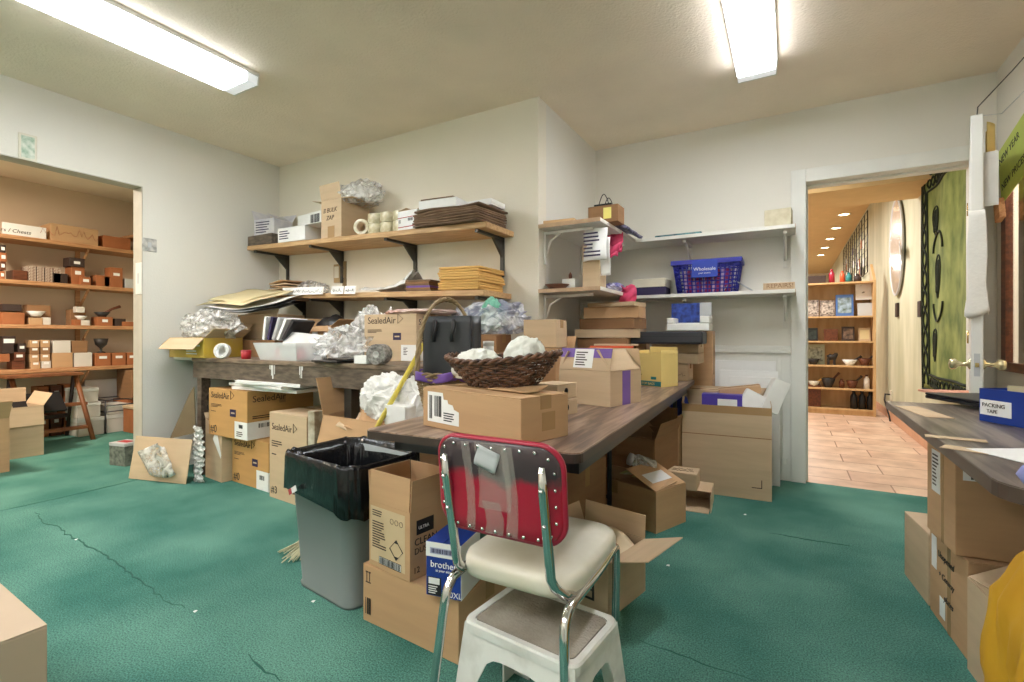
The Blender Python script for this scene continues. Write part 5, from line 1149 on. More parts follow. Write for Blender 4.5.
# ================================================================== STEP STOOL
def stool():
    r = empty('step_stool', (-.575, 1.165, 0), R(-6), 'white plastic step stool with dirty grey mat under the chair', 'stool')
    Wt, Dt, Wb, Db, H = .33, .235, .39, .30, .295
    mb = MB()
    def side(hw_t, hw_b, dist_t, dist_b, M):
        # trapezoid with arch opening, slanted; polygon strips
        ncol = 16; leg = .06
        top = []; bot = []
        def Pp(x, z, o=0):
            t = z / H; return M @ Vector((x, -(dist_b + (dist_t - dist_b) * t) + o, z))
        cols = []
        for i in range(ncol + 1):
            u = -1 + 2 * i / ncol
            xb = u * hw_b; xt = u * hw_t
            e = (abs(u) * hw_b) ; inner = hw_b - leg
            za = 0 if e >= inner else .17 * math.sqrt(max(0, 1 - (e / inner) ** 4))
            cols.append((u, za))
        # exact columns at leg edges
        us = sorted(set([c[0] for c in cols] + [-(1 - leg / hw_b), (1 - leg / hw_b)]))
        vs = []; fs = []
        for u in us:
            e = abs(u) * hw_b; inner = hw_b - leg
            za = 0 if e >= inner - 1e-6 else .235 * (max(0, 1 - (e / inner) ** 5)) ** .4
            t = za / H; x0 = u * (hw_b + (hw_t - hw_b) * t); x1 = u * hw_t
            vs += [Pp(x0, za), Pp(x1, H), Pp(x0, za, .006), Pp(x1, H, .006)]
        for i in range(len(us) - 1):
            a = 4 * i; b = a + 4
            fs += [(a, b, b + 1, a + 1), (b + 2, a + 2, a + 3, b + 3), (a + 2, b + 2, b, a)]
        mb.add(vs, fs)
    side(Wt / 2, Wb / 2, Dt / 2, Db / 2, Matrix.Identity(4)); side(Wt / 2, Wb / 2, Dt / 2, Db / 2, Matrix.Rotation(PI, 4, 'Z'))
    side(Dt / 2, Db / 2, Wt / 2, Wb / 2, Matrix.Rotation(PI / 2, 4, 'Z')); side(Dt / 2, Db / 2, Wt / 2, Wb / 2, Matrix.Rotation(-PI / 2, 4, 'Z'))
    mb.prism(rrect(Wt, Dt, .012, 3), H - .004, H)
    P = rrect(Wt + .012, Dt + .012, .03, 6); Q = rrect(Wt - .03, Dt - .03, .02, 6); n = len(P)
    vs = [(*p, H - .02) for p in P] + [(*p, H + .002) for p in P] + [(p[0] * .98, p[1] * .98, H + .008) for p in P] + [(*p, H + .006) for p in Q] + [(*p, H + .001) for p in Q]
    mb.add(vs, [(i * n + k, i * n + (k + 1) % n, (i + 1) * n + (k + 1) % n, (i + 1) * n + k) for i in range(4) for k in range(n)])
    mb.build('stool_body', mat('scuffed_white_plastic', '#dddcd6', .4, hex2='#c2bfb6', scale=9, detail=8, lo=.3, hi=.5), r)
    MB().prism(rrect(Wt - .036, Dt - .036, .018, 6), H + .0005, H + .006).build('grip_mat', mat('dirty_grip_mat', '#a29a8d', .8, hex2='#7b7063', scale=7, detail=8, bump=.4, bscale=120), r)
    return r
stool()
# ================================================================== RIGHT COUNTER
KZ = .74
kt = empty('counter', (.75, 2.1, 0), 0, 'grey wood-grain counter along the right wall under the window', 'counter')
poly = [(-.345, .86), (.355, .86), (.355, -.74), (-.22, -.74)]
for i in range(7):
    a = R(270 - 90 * i / 6); poly.append((-.27 + .095 * math.cos(a), -.645 + .095 * math.sin(a)))
MB().prism(poly, KZ - .035, KZ - .003).build('edge_band', mat('counter_edge', '#57493f', .4), kt)
MB().prism([(p[0] * .995, p[1] * .997) for p in poly], KZ - .003, KZ).build('counter_top', M_counter, kt)
MB().box(.20, .34, -.70, .80, .0, KZ - .035).build('back_panel', M_dkwood, kt)
MB().box(-.20, .34, -.70, -.66, KZ - .12, KZ - .035).build('apron', M_dkwood, kt)
z = KZ + .0015
for i, (u0, v0, wd, dp_, a, lb) in enumerate([(922, 412, .09, .34, 8, 'long tan paper card lying near the far end of the counter'), (955, 439, .14, .05, -8, 'narrow tan card lying mid counter behind another card'), (966, 450, .10, .06, -25, 'small tan card lying nearest the left counter edge')]):
    p = at(u0, v0, z=KZ); o = MB().box(-wd / 2, wd / 2, -dp_ / 2, dp_ / 2, 0, .0012).build('paper_card', M_manila if 0 else mat('tan_card', '#c2ab8c', .8), None, loc=(p.x, p.y, z), rot=(0, 0, R(a))); tag(o, lb, 'paper')
p = at(1016, 458, z=KZ); o = MB().box(-.1, .1, -.13, .13, 0, .0015).build('paper_sheet', M_label, None, loc=(p.x + .07, p.y, z), rot=(0, 0, R(30))); tag(o, 'white paper sheet lying on the near part of the counter', 'paper')
p = at(957, 399, z=KZ); o = MB().box(-.17, .17, -.12, .12, 0, .012).build('folder', mat('salmon_folder', '#d79a80', .7), None, loc=(p.x + .06, p.y + .20, z), rot=(0, 0, R(-78)), bevel=.002); tag(o, 'salmon pink folder lying under the black laptop on the counter', 'folder')
p = at(960, 408, z=KZ); lp = empty('laptop', (p.x + .10, p.y + .10, z + .0135), R(-68), 'closed black laptop on the far part of the counter', 'laptop')
MB().box(-.18, .18, -.12, .12, 0, .016).build('base', M_black, lp, bevel=.005); MB().box(-.18, .18, -.12, .12, .017, .028).build('lid', M_black, lp, bevel=.005)
bbx = carton('open_box', 'small navy blue parts bin with white label on the counter', 'box', (.69, 2.28, z), .17, .20, .12, -62, m=M_bblue, flaps={'right': (0, .03)})
patch(bbx, face(.17, .20, .12, 'front'), .004, .12, .025, .08, M_label); text_mesh('text_print', 'PACKING', .02, face(.17, .20, .12, 'front') @ Matrix.Translation((.012, .055, .0014)), M_inkb, bbx); text_mesh('text_print', 'TAPE', .018, face(.17, .20, .12, 'front') @ Matrix.Translation((.03, .034, .0014)), M_inkb, bbx)
o = MB().box(-.07, .07, -.002, .002, 0, .125).build('card_divider', M_manila, None, loc=(.75, 2.40, z + .008), rot=(0, 0, R(-20))); tag(o, 'pale card divider sticking up out of the navy blue bin', 'card')

# cartons under the counter
ra = carton('carton', 'kraft carton on the floor farthest along the row beneath the counter', 'box', (.47, 2.46, 0), .28, .40, .28, -84, m=M_kraft2, center=False)
rb = carton('carton', 'kraft carton with black handwriting in the middle of the row beneath the counter', 'box', (.50, 2.10, 0), .34, .42, .325, -85, m=M_kraft, center=False)
Mf = face(.34, .42, .325, 'front')
text_mesh('text_print', 'Unopened', .035, Mf @ Matrix.Translation((.08, .24, .001)), M_ink, rb, font_shear=.3); text_mesh('text_print', '+ Conway', .033, Mf @ Matrix.Translation((.09, .17, .001)), M_ink, rb, font_shear=.3); text_mesh('text_print', 'plates', .035, Mf @ Matrix.Translation((.14, .10, .001)), M_ink, rb, font_shear=.3)
patch(rb, Mf, .02, .07, .18, .30, M_label); patch(rb, Mf, .10, .15, .03, .10, M_label); patch(rb, Mf, .17, .2, 0, .325, M_tape, 'tape', .0006)
rt = carton('carton', 'tall kraft carton with shipping label standing on the row beneath the counter', 'box', (.475, 2.13, .328), .26, .42, .365, -85, m=M_kraft, center=False)
Mf = face(.26, .42, .365, 'front'); patch(rt, Mf, .05, .13, .16, .31, M_label); lines(rt, Mf, .06, .12, .18, .30, 9, 4, M_inkb, off=.0014); patch(rt, Mf, .14, .165, 0, .36, M_tape, 'tape', .0006)
Mr = face(.26, .42, .365, 'right'); patch(rt, Mr, .02, .24, .25, .31, M_label); bars(rt, Mr, .04, .22, .255, .30, 6, 20, off=.0014)
rc = carton('open_carton', 'open kraft carton with a wide near flap and printed arrows beside the yellow blanket', 'box', (.53, 1.66, 0), .40, .44, .29, -84, m=M_kraft2, flaps={'front': (-62, .2), 'right': (72, .2), 'left': (-80, .2), 'back': (-70, .2)})
Mf = face(.40, .44, .29, 'front'); lines(rc, Mf, .16, .25, .04, .18, 12, 4, M_ink); lines(rc, Mf, .27, .36, .05, .16, 9, 6, M_ink); MB().tube([Mf @ Vector(p) for p in [(.20, .21, .001), (.28, .25, .001), (.34, .21, .001), (.34, .16, .001)]], .003, 4).build('arrow_print', M_ink, rc)
# mustard blanket heap
prof = [(.90, 0), (.93, .12), (.97, .25), (1.0, .38), (1.0, .48), (.97, .58), (.88, .66), (.72, .73), (.5, .775), (.25, .80), (.02, .805)]
rows = []; nseg = 120
for j in range(len(prof) * 4 - 3):
    i, f = divmod(j, 4); a0 = prof[i]; a1 = prof[min(i + 1, len(prof) - 1)]; rr = a0[0] + (a1[0] - a0[0]) * f / 4; zz = a0[1] + (a1[1] - a0[1]) * f / 4
    row = []
    for k in range(nseg):
        a = 2 * PI * k / nseg; q = Vector((math.cos(a) * 2.2, math.sin(a) * 2.2, zz * 3))
        d = 1 + .07 * math.sin(9 * a + 4 * zz + 2 * noise.noise(q)) * min(1, rr * 1.3) + .09 * noise.noise(q * 1.5) + .05 * (1 - 2 * abs(noise.noise(q * 1.9)))
        row.append((.61 + .30 * rr * d * math.cos(a), 1.11 + .20 * rr * d * math.sin(a), zz + .03 * noise.noise(q) * min(1, zz * 3)))
    rows.append(row)
vs = sum(rows, []); fs = [tuple(range(nseg))[::-1], tuple((len(rows) - 1) * nseg + k for k in range(nseg))]
for i in range(len(rows) - 1): fs += [(i * nseg + k, i * nseg + (k + 1) % nseg, (i + 1) * nseg + (k + 1) % nseg, (i + 1) * nseg + k) for k in range(nseg)]
o = MB().add([(p[0] - .61, p[1] - 1.11, p[2]) for p in vs], fs, smooth=True).build('blanket', M_cloth, None, loc=(.61, 1.11, .002)); tag(o, 'mustard yellow blanket heaped at the near right beside the counter', 'blanket')
crumple('folded_cloth', 'periwinkle blue cloth lying on top of the mustard blanket', 'cloth', (.46, 1.17, .77), (.10, .09, .05), M_peri, 103, .2, sub=3)
# corner box bottom left
cbx = carton('carton', 'pale kraft carton in the near left corner of the room', 'box', (-1.573, .14, 0), .56, .33, .355, -2, m=mat('pinkish_cardboard', '#b9a48c', .8, var=.08, scale=3))

# ================================================================== OPEN DOOR
hx, hy = DX1 - .005, YC - .03
E = Vector((.785, 3.16, 0)); dv = Vector((hx, hy, 0)) - E
ang = math.atan2(dv.y, dv.x); Ld = dv.length
dr = empty('open_door', (E.x, E.y, 0), ang, 'white painted door standing open edge-on by the right wall', 'door')
MB().box(0, Ld, -.022, .022, .008, 2.125).box(.12, Ld - .12, -.026, .026, .25, .95).box(.12, Ld - .12, -.026, .026, 1.15, 1.95).build('door_leaf', M_white, dr, bevel=.003)
M_knob = mat('pale_brass_knob', '#d3c9a0', .15, metal=.7, var=.05)
for s in (-1, 1):
    Mk = Matrix.Translation((.065, s * .022, .915)) @ Matrix.Rotation(-s * PI / 2, 4, 'X')
    MB().lathe([(.026, 0), (.026, .006), (.012, .012), (.010, .035), (.014, .045), (.026, .055), (.028, .068), (.022, .08), (.0001, .083)], 20, Mk).build('door_knob', M_knob, dr)
MB().box(-.0015, 0, -.011, .011, .86, .97).build('latch_plate', M_silver, dr); MB().box(-.008, -.0015, -.007, .007, .905, .925).build('latch', M_brass, dr)
for zz in (.25, 1.05, 1.85): MB().tube([(Ld, .024, zz - .04), (Ld, .024, zz + .04)], .007, 8).build('hinge', M_brass, dr)
# towel wrapped on the door edge
o = MB().sheet(lambda u, v: ((.05 * math.cos(2.4 * (u - .5)) - .055 - .0) * 1.0 if 0 else (-.004 - .010 * math.cos(PI * (u - .5)) if abs(u - .5) < .25 else .10 * (abs(u - .5) - .25) / .25), (.030 + .02 * v * abs(math.sin(v * 3 + 1))) * math.sin(PI * max(-.5, min(.5, (u - .5) * 2))), 1.66 - .50 * v + .02 * math.sin(u * 8) * v), 30, 18, .003).build('towel', mat('white_towel', '#e2e0d8', .8, var=.06, bump=.3, bscale=40), None, loc=(E.x, E.y, 0), rot=(0, 0, ang)); tag(o, 'white cloth sleeve hung over the edge of the open door', 'cloth')
# notices on right face of the door
o = MB().box(.02, .023, -.075, -.023, 1.68, 1.94).build('paper_notice', mat('grey_notice', '#cfcdc6', .7), None, loc=(E.x, E.y, 0), rot=(0, 0, ang)); tag(o, 'grey paper notice fixed on the right face of the open door', 'notice')
o = MB().sheet(lambda u, v: (.03 + .16 * u, -.036 - .03 * math.sin(u * PI) , 1.95 + .14 * v), 8, 4, .002).build('paper_notice', M_yellow, None, loc=(E.x, E.y, 0), rot=(0, 0, ang)); tag(o, 'yellow paper tag high up on the right face of the open door', 'notice')
# wire from ceiling to door top
o = MB().tube([(E.x + .005, E.y + .02, 2.127), (E.x + .01, E.y + .03, 2.17), (.95, 3.3, 2.36), (1.06, 3.25, 2.50), (1.10, 3.15, 2.66)], .0028, 6).build('door_cord', M_steel, None); tag(o, 'thin grey cord running from the door top up to the ceiling corner', 'cord')
o = MB().tube([(E.x + .005, E.y + .03, 2.127), (.98, 3.55, 2.24), (1.085, 3.5, 2.36), (1.10, 3.3, 2.62)], .002, 6).build('door_cord', M_silver, None); tag(o, 'slack pale cord sagging below the grey cord at the door top', 'cord')
# window sign
sg = empty('window_sign', (XR - .03, 3.60, 1.80), (R(-14), 0, 0), 'lime green paper sign hanging in the window on the right wall', 'sign')
def sgp(u, v): return (-.006 - .0 * u, .28 - .62 * u, .18 + .30 * v - .0)
MB().box(-.004, 0, -.34, .28, .10, .42).build('sign_sheet', mat('lime_paper', '#b9c766', .7), sg)
Ms = Matrix(((0, 0, -1, -.0045), (-1, 0, 0, .26), (0, 1, 0, 0), (0, 0, 0, 1)))
text_mesh('text_print', 'NEW YEAR', .06, Ms @ Matrix.Translation((0, .33, 0)), M_ink, sg); text_mesh('text_print', 'NEW PRICES', .06, Ms @ Matrix.Translation((0, .17, 0)), M_ink, sg)
MB().box(-.03, -.003, .24, .32, .0, .12).build('wood_block', M_orange, sg)
ps = empty('turned_post', (1.62, 3.55, 0), 0, 'white turned baluster post seen through the right wall window', 'post')
MB().lathe([(.07, 0), (.07, .72), (.05, .76), (.06, .80), (.035, .84), (.05, .95), (.045, 1.15), (.03, 1.2), (.05, 1.24), (.0001, 1.26)], 20).build('post_shaft', M_white, ps)

# ================================================================== WALL PLATES
def plate(name, loc, w_, h_, label, cat='switch', rot=0, m=None):
    r = empty(name, loc, rot, label, cat); MB().box(0, .007, -w_ / 2, w_ / 2, -h_ / 2, h_ / 2).build('plate', m or M_plate, r, bevel=.002); MB().box(.007, .013, -.008, .008, -.018, .018).build('toggle', M_whitep, r); return r
p = at(27.5, 147.5, x=XL); pl = empty('wall_tile', (XL, p.y, p.z), 0, 'small green and white picture plate high on the left wall over the opening', 'plate'); MB().box(0, .008, -.045, .045, -.085, .085).build('plate', M_plate, pl, bevel=.003); MB().box(.008, .0095, -.032, .032, -.07, .07).build('print', mat('green_marbled_print', '#c9cfc0', .4, hex2='#7f9a80', scale=30), pl)
p = at(149, 245, x=XL); pl = empty('wall_tile', (XL, p.y, p.z), 0, 'square marbled grey plate on the left wall beside the opening', 'plate'); MB().box(0, .008, -.05, .05, -.05, .05).build('plate', mat('grey_marbled', '#c3c0b8', .4, hex2='#8f8f8a', scale=30), pl, bevel=.003); MB().box(.008, .012, -.012, .012, -.02, .02).build('toggle', M_silver, pl)
p = at(139, 278, x=XL); sw = empty('jamb_plate', (XL - .05, DY1 - .006, p.z), 0, 'tall white metal plate on the jamb of the storeroom opening', 'plate'); MB().box(-.035, .06, -.006, 0, -.12, .12).build('plate', M_whitep, sw, bevel=.002); MB().box(0, .02, -.0075, -.006, -.04, .04).build('slot', M_silver, sw)

# ================================================================== STOREROOM
SHX = -6.62
SHZ = [2.052, 1.614, 1.175, .728]
SHN = ['top', 'second', 'third', 'lowest']
for k, z in enumerate(SHZ):
    r = empty('wall_shelf', (SX, .8, z), 0, '%s long pine shelf in the storeroom beyond the left opening' % SHN[k], 'shelf', 'storeroom pine shelves')
    y1 = 2.17
    MB().box(.002, SHX - SX, -2.1, y1, -.04, 0).build('board', M_orange, r, bevel=.003)
    for y in (-.9, .35, 1.55): MB().box(.002, .03, y - .02, y + .02, -.30, -.04).tube([(.02, y, -.27), (SHX - SX - .06, y, -.045)], .014, 6).build('bracket', M_orange, r)
r = empty('wall_shelf', (-6.45, YA, 2.24), 0, 'short pine shelf high on the end wall of the storeroom', 'shelf'); MB().box(-.50, .26, -.24, -.001, -.03, 0).build('board', M_orange, r, bevel=.003); MB().box(-.02, .02, -.2, -.001, -.05, -.03).box(-.02, .02, -.03, -.001, -.22, -.03).build('bracket', M_orange, r)
carton('carton', 'white and brown carton on the short high storeroom shelf', 'box', (-6.22, 2.76, 2.242), .22, .16, .22, 0, m=M_label)
o = MB().tube([(0, 0, 0), (.10, -.03, .10), (.22, 0, .13)], .008, 6).tube([(0, .03, 0), (.12, .02, .07), (.22, .04, .16)], .008, 6).build('dark_twigs', M_stone, None, loc=(-6.42, 2.80, 2.468)); tag(o, 'dark twigs lying on the carton of the high storeroom shelf', 'twigs')
M_bxw = mat('white_box_card', '#cfc9bf', .7, var=.06)
M_bxk = M_kraft; M_dark = mat('dark_box_card', '#3a2a24', .6, var=.2)
def sitem(u0, u1, v0, v1, k, label, m, d=.16, lab=None, zb=None, group=None, name='small_box', cat='box', off=.03):
    """upright box on storeroom shelf k, seen between columns u0..u1 and rows v0..v1"""
    xf = SHX - off
    a = at(u0, v1, x=xf); b = at(u1, v1, x=xf); q = at((u0 + u1) / 2, v1, x=xf)
    h = (v1 - v0) / F * dep(q); z = SHZ[k] + .001 if zb is None else zb
    r = empty(name, (xf - d / 2, (a.y + b.y) / 2, z), 0, label, cat, group); W = abs(b.y - a.y) * .97
    MB().box(-d / 2, d / 2, -W / 2, W / 2, 0, h - .002).build('body', m, r, bevel=.003)
    if lab:
        MB().box(d / 2, d / 2 + .0015, -W * lab[0], W * lab[0], h * lab[1], h * lab[2]).build('label_sheet', M_label, r)
    r['h'] = h
    return r, z + h
# top shelf
r, _ = sitem(2, 47, 227, 239, 0, 'long white sign strip lettered in black script on the top storeroom shelf', M_label, .03, name='lettered_sign', cat='sign')
text_mesh('text_print', 'Altars / Chests', .05, Matrix(((0, 0, 1, .0165), (1, 0, 0, -.26), (0, 1, 0, .028), (0, 0, 0, 1))), M_inkb, r, font_shear=.2)
r, _ = sitem(50, 99, 226, 243, 0, 'wide kraft carton with red scribbles on the top storeroom shelf', M_kraft, .28); mb = MB(); scribble(mb, Matrix(((0, 0, 1, .1405), (1, 0, 0, -.3), (0, 1, 0, 0), (0, 0, 0, 1))), .02, .05, .5, .12, 3, 9); mb.build('scribble_print', M_red, r)
sitem(38, 50, 231, 241, 0, 'small kraft carton half hidden by the wide scribbled carton', M_kraft2, .2, off=.12)
sitem(103, 131, 236, 248, 0, 'orange open box with dark lid holes at the right end of the top storeroom shelf', M_terracotta, .24)
# second shelf (k=1)
rowz = SHZ[1]
for i, (v0, v1, lb) in enumerate([(273, 281, 'bottom'), (264, 273, 'second'), (255, 264, 'third')]):
    sitem(0, 5 + i, v0, v1, 1, '%s brown labelled box of the stack at the left edge of the second storeroom shelf' % lb, [M_terracotta, M_dkwood, M_terracotta][i], .16, (.3, .3, .7), zb=rowz + .001 + i * .085)
sitem(0, 6, 247, 255, 1, 'dark topmost box of the stack at the left edge of the second storeroom shelf', M_dark, .16, (.3, .3, .7), zb=rowz + .257)
sitem(13, 28, 270, 280, 1, 'low open wooden box of rolled papers on the second storeroom shelf', M_dkwood, .2)
M_inc = mat('incense_box_card', '#c4b7a6', .7, hex2='#6b4a3c', scale=60)
# stacks of thin boxes, 4 columns x 5
for c_ in range(4):
    first = None
    for q in range(5):
        u0 = 28.5 + c_ * 8.3; o, zt = sitem(u0, u0 + 7.6, 277 - q * 3.0 + c_ * .3 - .3, 280.4 - q * 3.0 + c_ * .3, 1, 'thin pale incense box in the four neat stacks on the second storeroom shelf', M_inc, .2, None, zb=SHZ[1] + .001 + q * .0295, group='thin incense boxes in four stacks')
for o in list(bpy.data.objects):
    if o.get('group') == 'thin incense boxes in four stacks':
        for c in o.children: c.scale = (1, 1, 1)
sitem(52, 68, 273, 283, 1, 'dark fallen box right of the incense stacks on the second storeroom shelf', M_dark, .16)
sitem(69, 85, 257, 266, 1, 'tall dark topped box in the middle of the second storeroom shelf', M_dark, .16, (.2, .3, .6), zb=SHZ[1] + .19)
sitem(71, 85, 264, 284, 1, 'tall terracotta box under the dark topped box on the second storeroom shelf', M_terracotta, .16, (.22, .5, .68), off=.05)
sitem(81, 91, 277, 285, 1, 'small terracotta box with white label beside the tall one on the second storeroom shelf', M_terracotta, .1, (.3, .35, .7), off=.0)
sitem(62, 70, 272, 283, 1, 'orange box with white label behind the fallen dark box', M_terracotta, .1, (.3, .3, .6), off=.2)
sitem(96, 110, 275, 286, 1, 'wooden box of small round pots at the right of the second storeroom shelf', M_terracotta, .16)
sitem(110, 123, 266, 277, 1, 'tall labelled terracotta box at the right end of the second storeroom shelf', M_terracotta, .14, (.25, .25, .5), zb=SHZ[1] + .10)
sitem(104, 123, 277, 287, 1, 'low terracotta box under the tall one at the right end of the second storeroom shelf', M_terracotta, .16)
sitem(125, 134, 278, 287.5, 1, 'grey white tin at the far right end of the second storeroom shelf', M_silver, .12)
# third shelf (k=2)
sitem(2, 25, 314, 326, 2, 'wide terracotta box with dark lid at the left of the third storeroom shelf', M_terracotta, .22)
sitem(2, 22, 306.5, 313.5, 2, 'dark lid box on the wide terracotta box of the third storeroom shelf', M_dark, .2, zb=SHZ[2] + .13)
sitem(27, 51, 306, 326, 2, 'open brown box with white dish on the third storeroom shelf', M_kraftd, .12, off=.16)
sitem(29, 43, 319, 326, 2, 'small kraft box in front of the open brown box on the third storeroom shelf', M_kraft, .1)
sitem(43, 51, 318.5, 326, 2, 'small white labelled box beside the kraft box on the third storeroom shelf', M_bxw, .1)
def bowl(u, v, k, rr, m, label, zb=None, name='bowl', cat='bowl', off=.1):
    p = at(u, v, x=SHX - off); b = empty(name, (SHX - off, p.y, SHZ[k] + .001 if zb is None else zb), 0, label, cat)
    MB().lathe([(rr * .5, 0), (rr * .55, .01), (rr, rr * .7), (rr * .93, rr * .72), (rr * .4, .02), (.0001, .015)], 20).build('bowl_body', m, b); return b
bowl(36, 318, 2, .075, M_whitep, 'white dish sitting on the small kraft box of the third storeroom shelf', zb=SHZ[2] + .085)
sitem(70, 86, 310, 326, 2, 'kraft box behind the white bowl in the middle of the third storeroom shelf', M_kraftd, .12, off=.14)
sitem(76, 85, 310.5, 316.5, 2, 'white picture box on top of the kraft box of the third storeroom shelf', M_bxw, .08, zb=SHZ[2] + .14, off=.05)
sitem(74, 81, 320, 326, 2, 'tiny terracotta box before the kraft box of the third storeroom shelf', M_terracotta, .07)
sitem(81, 90, 320.5, 326, 2, 'tiny white labelled box in the middle of the third storeroom shelf', M_bxw, .07)
bowl(81, 320, 2, .055, M_whitep, 'white bowl leaning in the middle of the third storeroom shelf', zb=SHZ[2] + .065, off=.08)
sitem(97, 113, 316.5, 325.5, 2, 'terracotta box carrying a stone mortar on the third storeroom shelf', M_terracotta, .16, (.18, .4, .7))
mo = bowl(102, 315, 2, .075, M_stone, 'dark stone mortar with pestle on a terracotta box of the third storeroom shelf', zb=SHZ[2] + .102, name='mortar', cat='mortar'); MB().tube([(0, .01, .03), (0, .09, .09), (0, .17, .125)], [.016, .012, .018], 8).build('pestle', M_dkwood, mo)
sitem(115, 126, 317.5, 325, 2, 'dark box at the right end of the third storeroom shelf', M_dark, .16)
sitem(122, 134, 320.5, 325, 2, 'low terracotta box at the right end of the third storeroom shelf', M_terracotta, .16, off=.02)
# lowest shelf (k=3)
zz = SHZ[3]
sitem(0, 10, 354, 362, 3, 'orange box at the left edge above the lowest storeroom shelf', M_terracotta, .16, zb=zz + .08)
sitem(2, 16, 335.5, 344, 3, 'black box with white oval sign above the lowest storeroom shelf', M_dark, .12, (.4, .15, .65), zb=zz + .25)
sitem(2, 14, 344, 354, 3, 'black mesh box under the oval sign box of the lowest storeroom shelf', M_dark, .14, zb=zz + .16)
sitem(12, 25, 361, 370, 3, 'wide brown box at the left of the lowest storeroom shelf', M_dkwood, .16, off=.04)
sitem(14, 25, 352, 361, 3, 'brown labelled box of the small stack at the left of the lowest storeroom shelf', M_dkwood, .14, (.3, .4, .7), zb=zz + .085)
sitem(18, 26, 343, 352, 3, 'dark labelled box topping the small stack at the left of the lowest storeroom shelf', M_dark, .14, (.3, .4, .7), zb=zz + .17)
for i in range(4):
    for j in range(2):
        u0 = 30 + j * 10.6 + (1.0 if i == 0 else 0); v1 = 369.4 - i * 7.4 - j * .3
        if i == 0 and j == 1: m, lb = M_bxw, 'white carton at the bottom right of the small carton stack on the lowest storeroom shelf'
        else: m, lb = [M_kraft, M_kraft, M_kraftd, M_kraft][i], '%s small carton of the %s column of the stack on the lowest storeroom shelf' % (['bottom', 'second', 'third', 'topmost'][i], ['left', 'right'][j])
        sitem(u0, u0 + 9.6, v1 - 7.2, v1, 3, lb, m, .16, (.28, .55, .85), zb=zz + .001 + i * .0725)
sitem(52, 73, 353.5, 368.5, 3, 'kraft carton with tape under the white carton of the lowest storeroom shelf', M_kraft, .24)
sitem(53, 71, 340, 352.5, 3, 'white carton on the taped kraft carton of the lowest storeroom shelf', M_bxw, .22, zb=zz + .155)
sitem(72, 88, 339, 351.5, 3, 'brown carton beside the white carton of the lowest storeroom shelf', M_kraftd, .2, zb=zz + .15)
sitem(74, 92.5, 353.5, 367.8, 3, 'white lidded box in the middle of the lowest storeroom shelf', M_bxw, .24)
for i, (u0, u1, lb) in enumerate([(95, 111, 'left of the three labelled terracotta boxes on the lowest storeroom shelf'), (112, 126, 'middle of the three labelled terracotta boxes on the lowest storeroom shelf'), (127, 137, 'right of the three labelled terracotta boxes on the lowest storeroom shelf')]):
    sitem(u0, u1, 353, 366 - i * .4, 3, lb, M_terracotta, .18, (.25, .55, .75))
gob = empty('goblet', (SHX - .08, at(101, 352, x=SHX - .08).y, zz + .145), 0, 'dark three-pronged goblet on a labelled terracotta box', 'goblet'); MB().lathe([(.04, 0), (.04, .008), (.012, .02), (.012, .05), (.05, .09), (.065, .16), (.06, .16), (.045, .095), (.0001, .07)], 16).build('goblet_body', M_stone, gob)
# things on the storeroom floor
ob_ = carton('open_carton', 'large open kraft carton on the storeroom floor at the left edge', 'box', (-5.80, 1.72, 0), .50, .42, .44, 90, m=M_kraft2, flaps={'left': (-5, .15), 'back': (0, .14), 'front': (172, .17), 'right': (30, .12)})
ob2 = carton('open_carton', 'closer kraft carton cut by the left edge of the view', 'box', (-5.30, 1.37, 0), .40, .40, .42, 90, m=M_kraft, flaps={'left': (60, .15), 'front': (30, .16)})
# ladder stool
ld = empty('step_ladder', (-6.50, 1.96, 0), 0, 'brown wooden step ladder standing in the storeroom before the shelves', 'ladder')
M_ldw = mat('ladder_wood', '#8a5632', .5, hex2='#6b3e22', scale=6)
for y in (-.28, .20):
    MB().tube([(.30, y + .06, 0), (.05, y, .66)], .022, 6).build('side_rail', M_ldw, ld); MB().tube([(-.22, y + .02, 0), (.0, y, .64)], .018, 6).build('rear_rail', M_dark, ld)
for t in (.2, .55): MB().box(-.03, .05, -.30, .26, -.015, .015).build('tread', M_ldw, ld, loc=(.26 - .25 * t + .0, 0.0, .66 * t))
MB().box(-.10, .14, -.34, .24, .655, .685).build('top_tread', M_ldw, ld, bevel=.004)
MB().box(-.20, -.17, -.27, .22, .2, .24).build('brace', M_dark, ld)
o = MB().box(-.18, .18, -.13, .13, 0, .012).build('dark_board', M_black, None, loc=(-6.20, 1.80, .42), rot=(R(40), 0, R(90))); tag(o, 'black board leaning diagonally on the brown step ladder', 'board')
for i, (y, zz_, w_, h_, lb) in enumerate([(2.30, 0, .22, .19, 'bottom white storage box of the stack beside the step ladder'), (2.28, .192, .20, .16, 'second white storage box of the stack beside the step ladder'), (2.27, .354, .18, .15, 'top white storage box of the stack beside the step ladder'), (2.56, 0, .24, .20, 'white printed box under the wire basket on the storeroom floor'), (2.56, .202, .22, .10, 'white box in the wire basket on the storeroom floor')]):
    r = empty('storage_box', (-6.62, y, zz_ + .001), 0, lb, 'box'); MB().box(-.15, .15, -w_ / 2, w_ / 2, 0, h_ * .78).build('body', M_bxw, r, bevel=.004); MB().box(-.155, .155, -w_ / 2 - .005, w_ / 2 + .005, h_ * .78, h_ - .001).build('lid', M_whitep, r, bevel=.004)
mb = MB()
for zq in (.235, .30, .36): mb.tube([(-.17, -.145, zq), (.17, -.145, zq), (.17, .145, zq), (-.17, .145, zq)], .006, 5, closed=True)
for x in (-.17, .17):
    for y in (-.145, .145): mb.tube([(x, y, 0), (x, y, .36)], .006, 5)
o = mb.build('wire_basket', M_dgrey, None, loc=(-6.62, 2.56, .001)); tag(o, 'dark wire basket frame around the white boxes on the storeroom floor', 'basket')
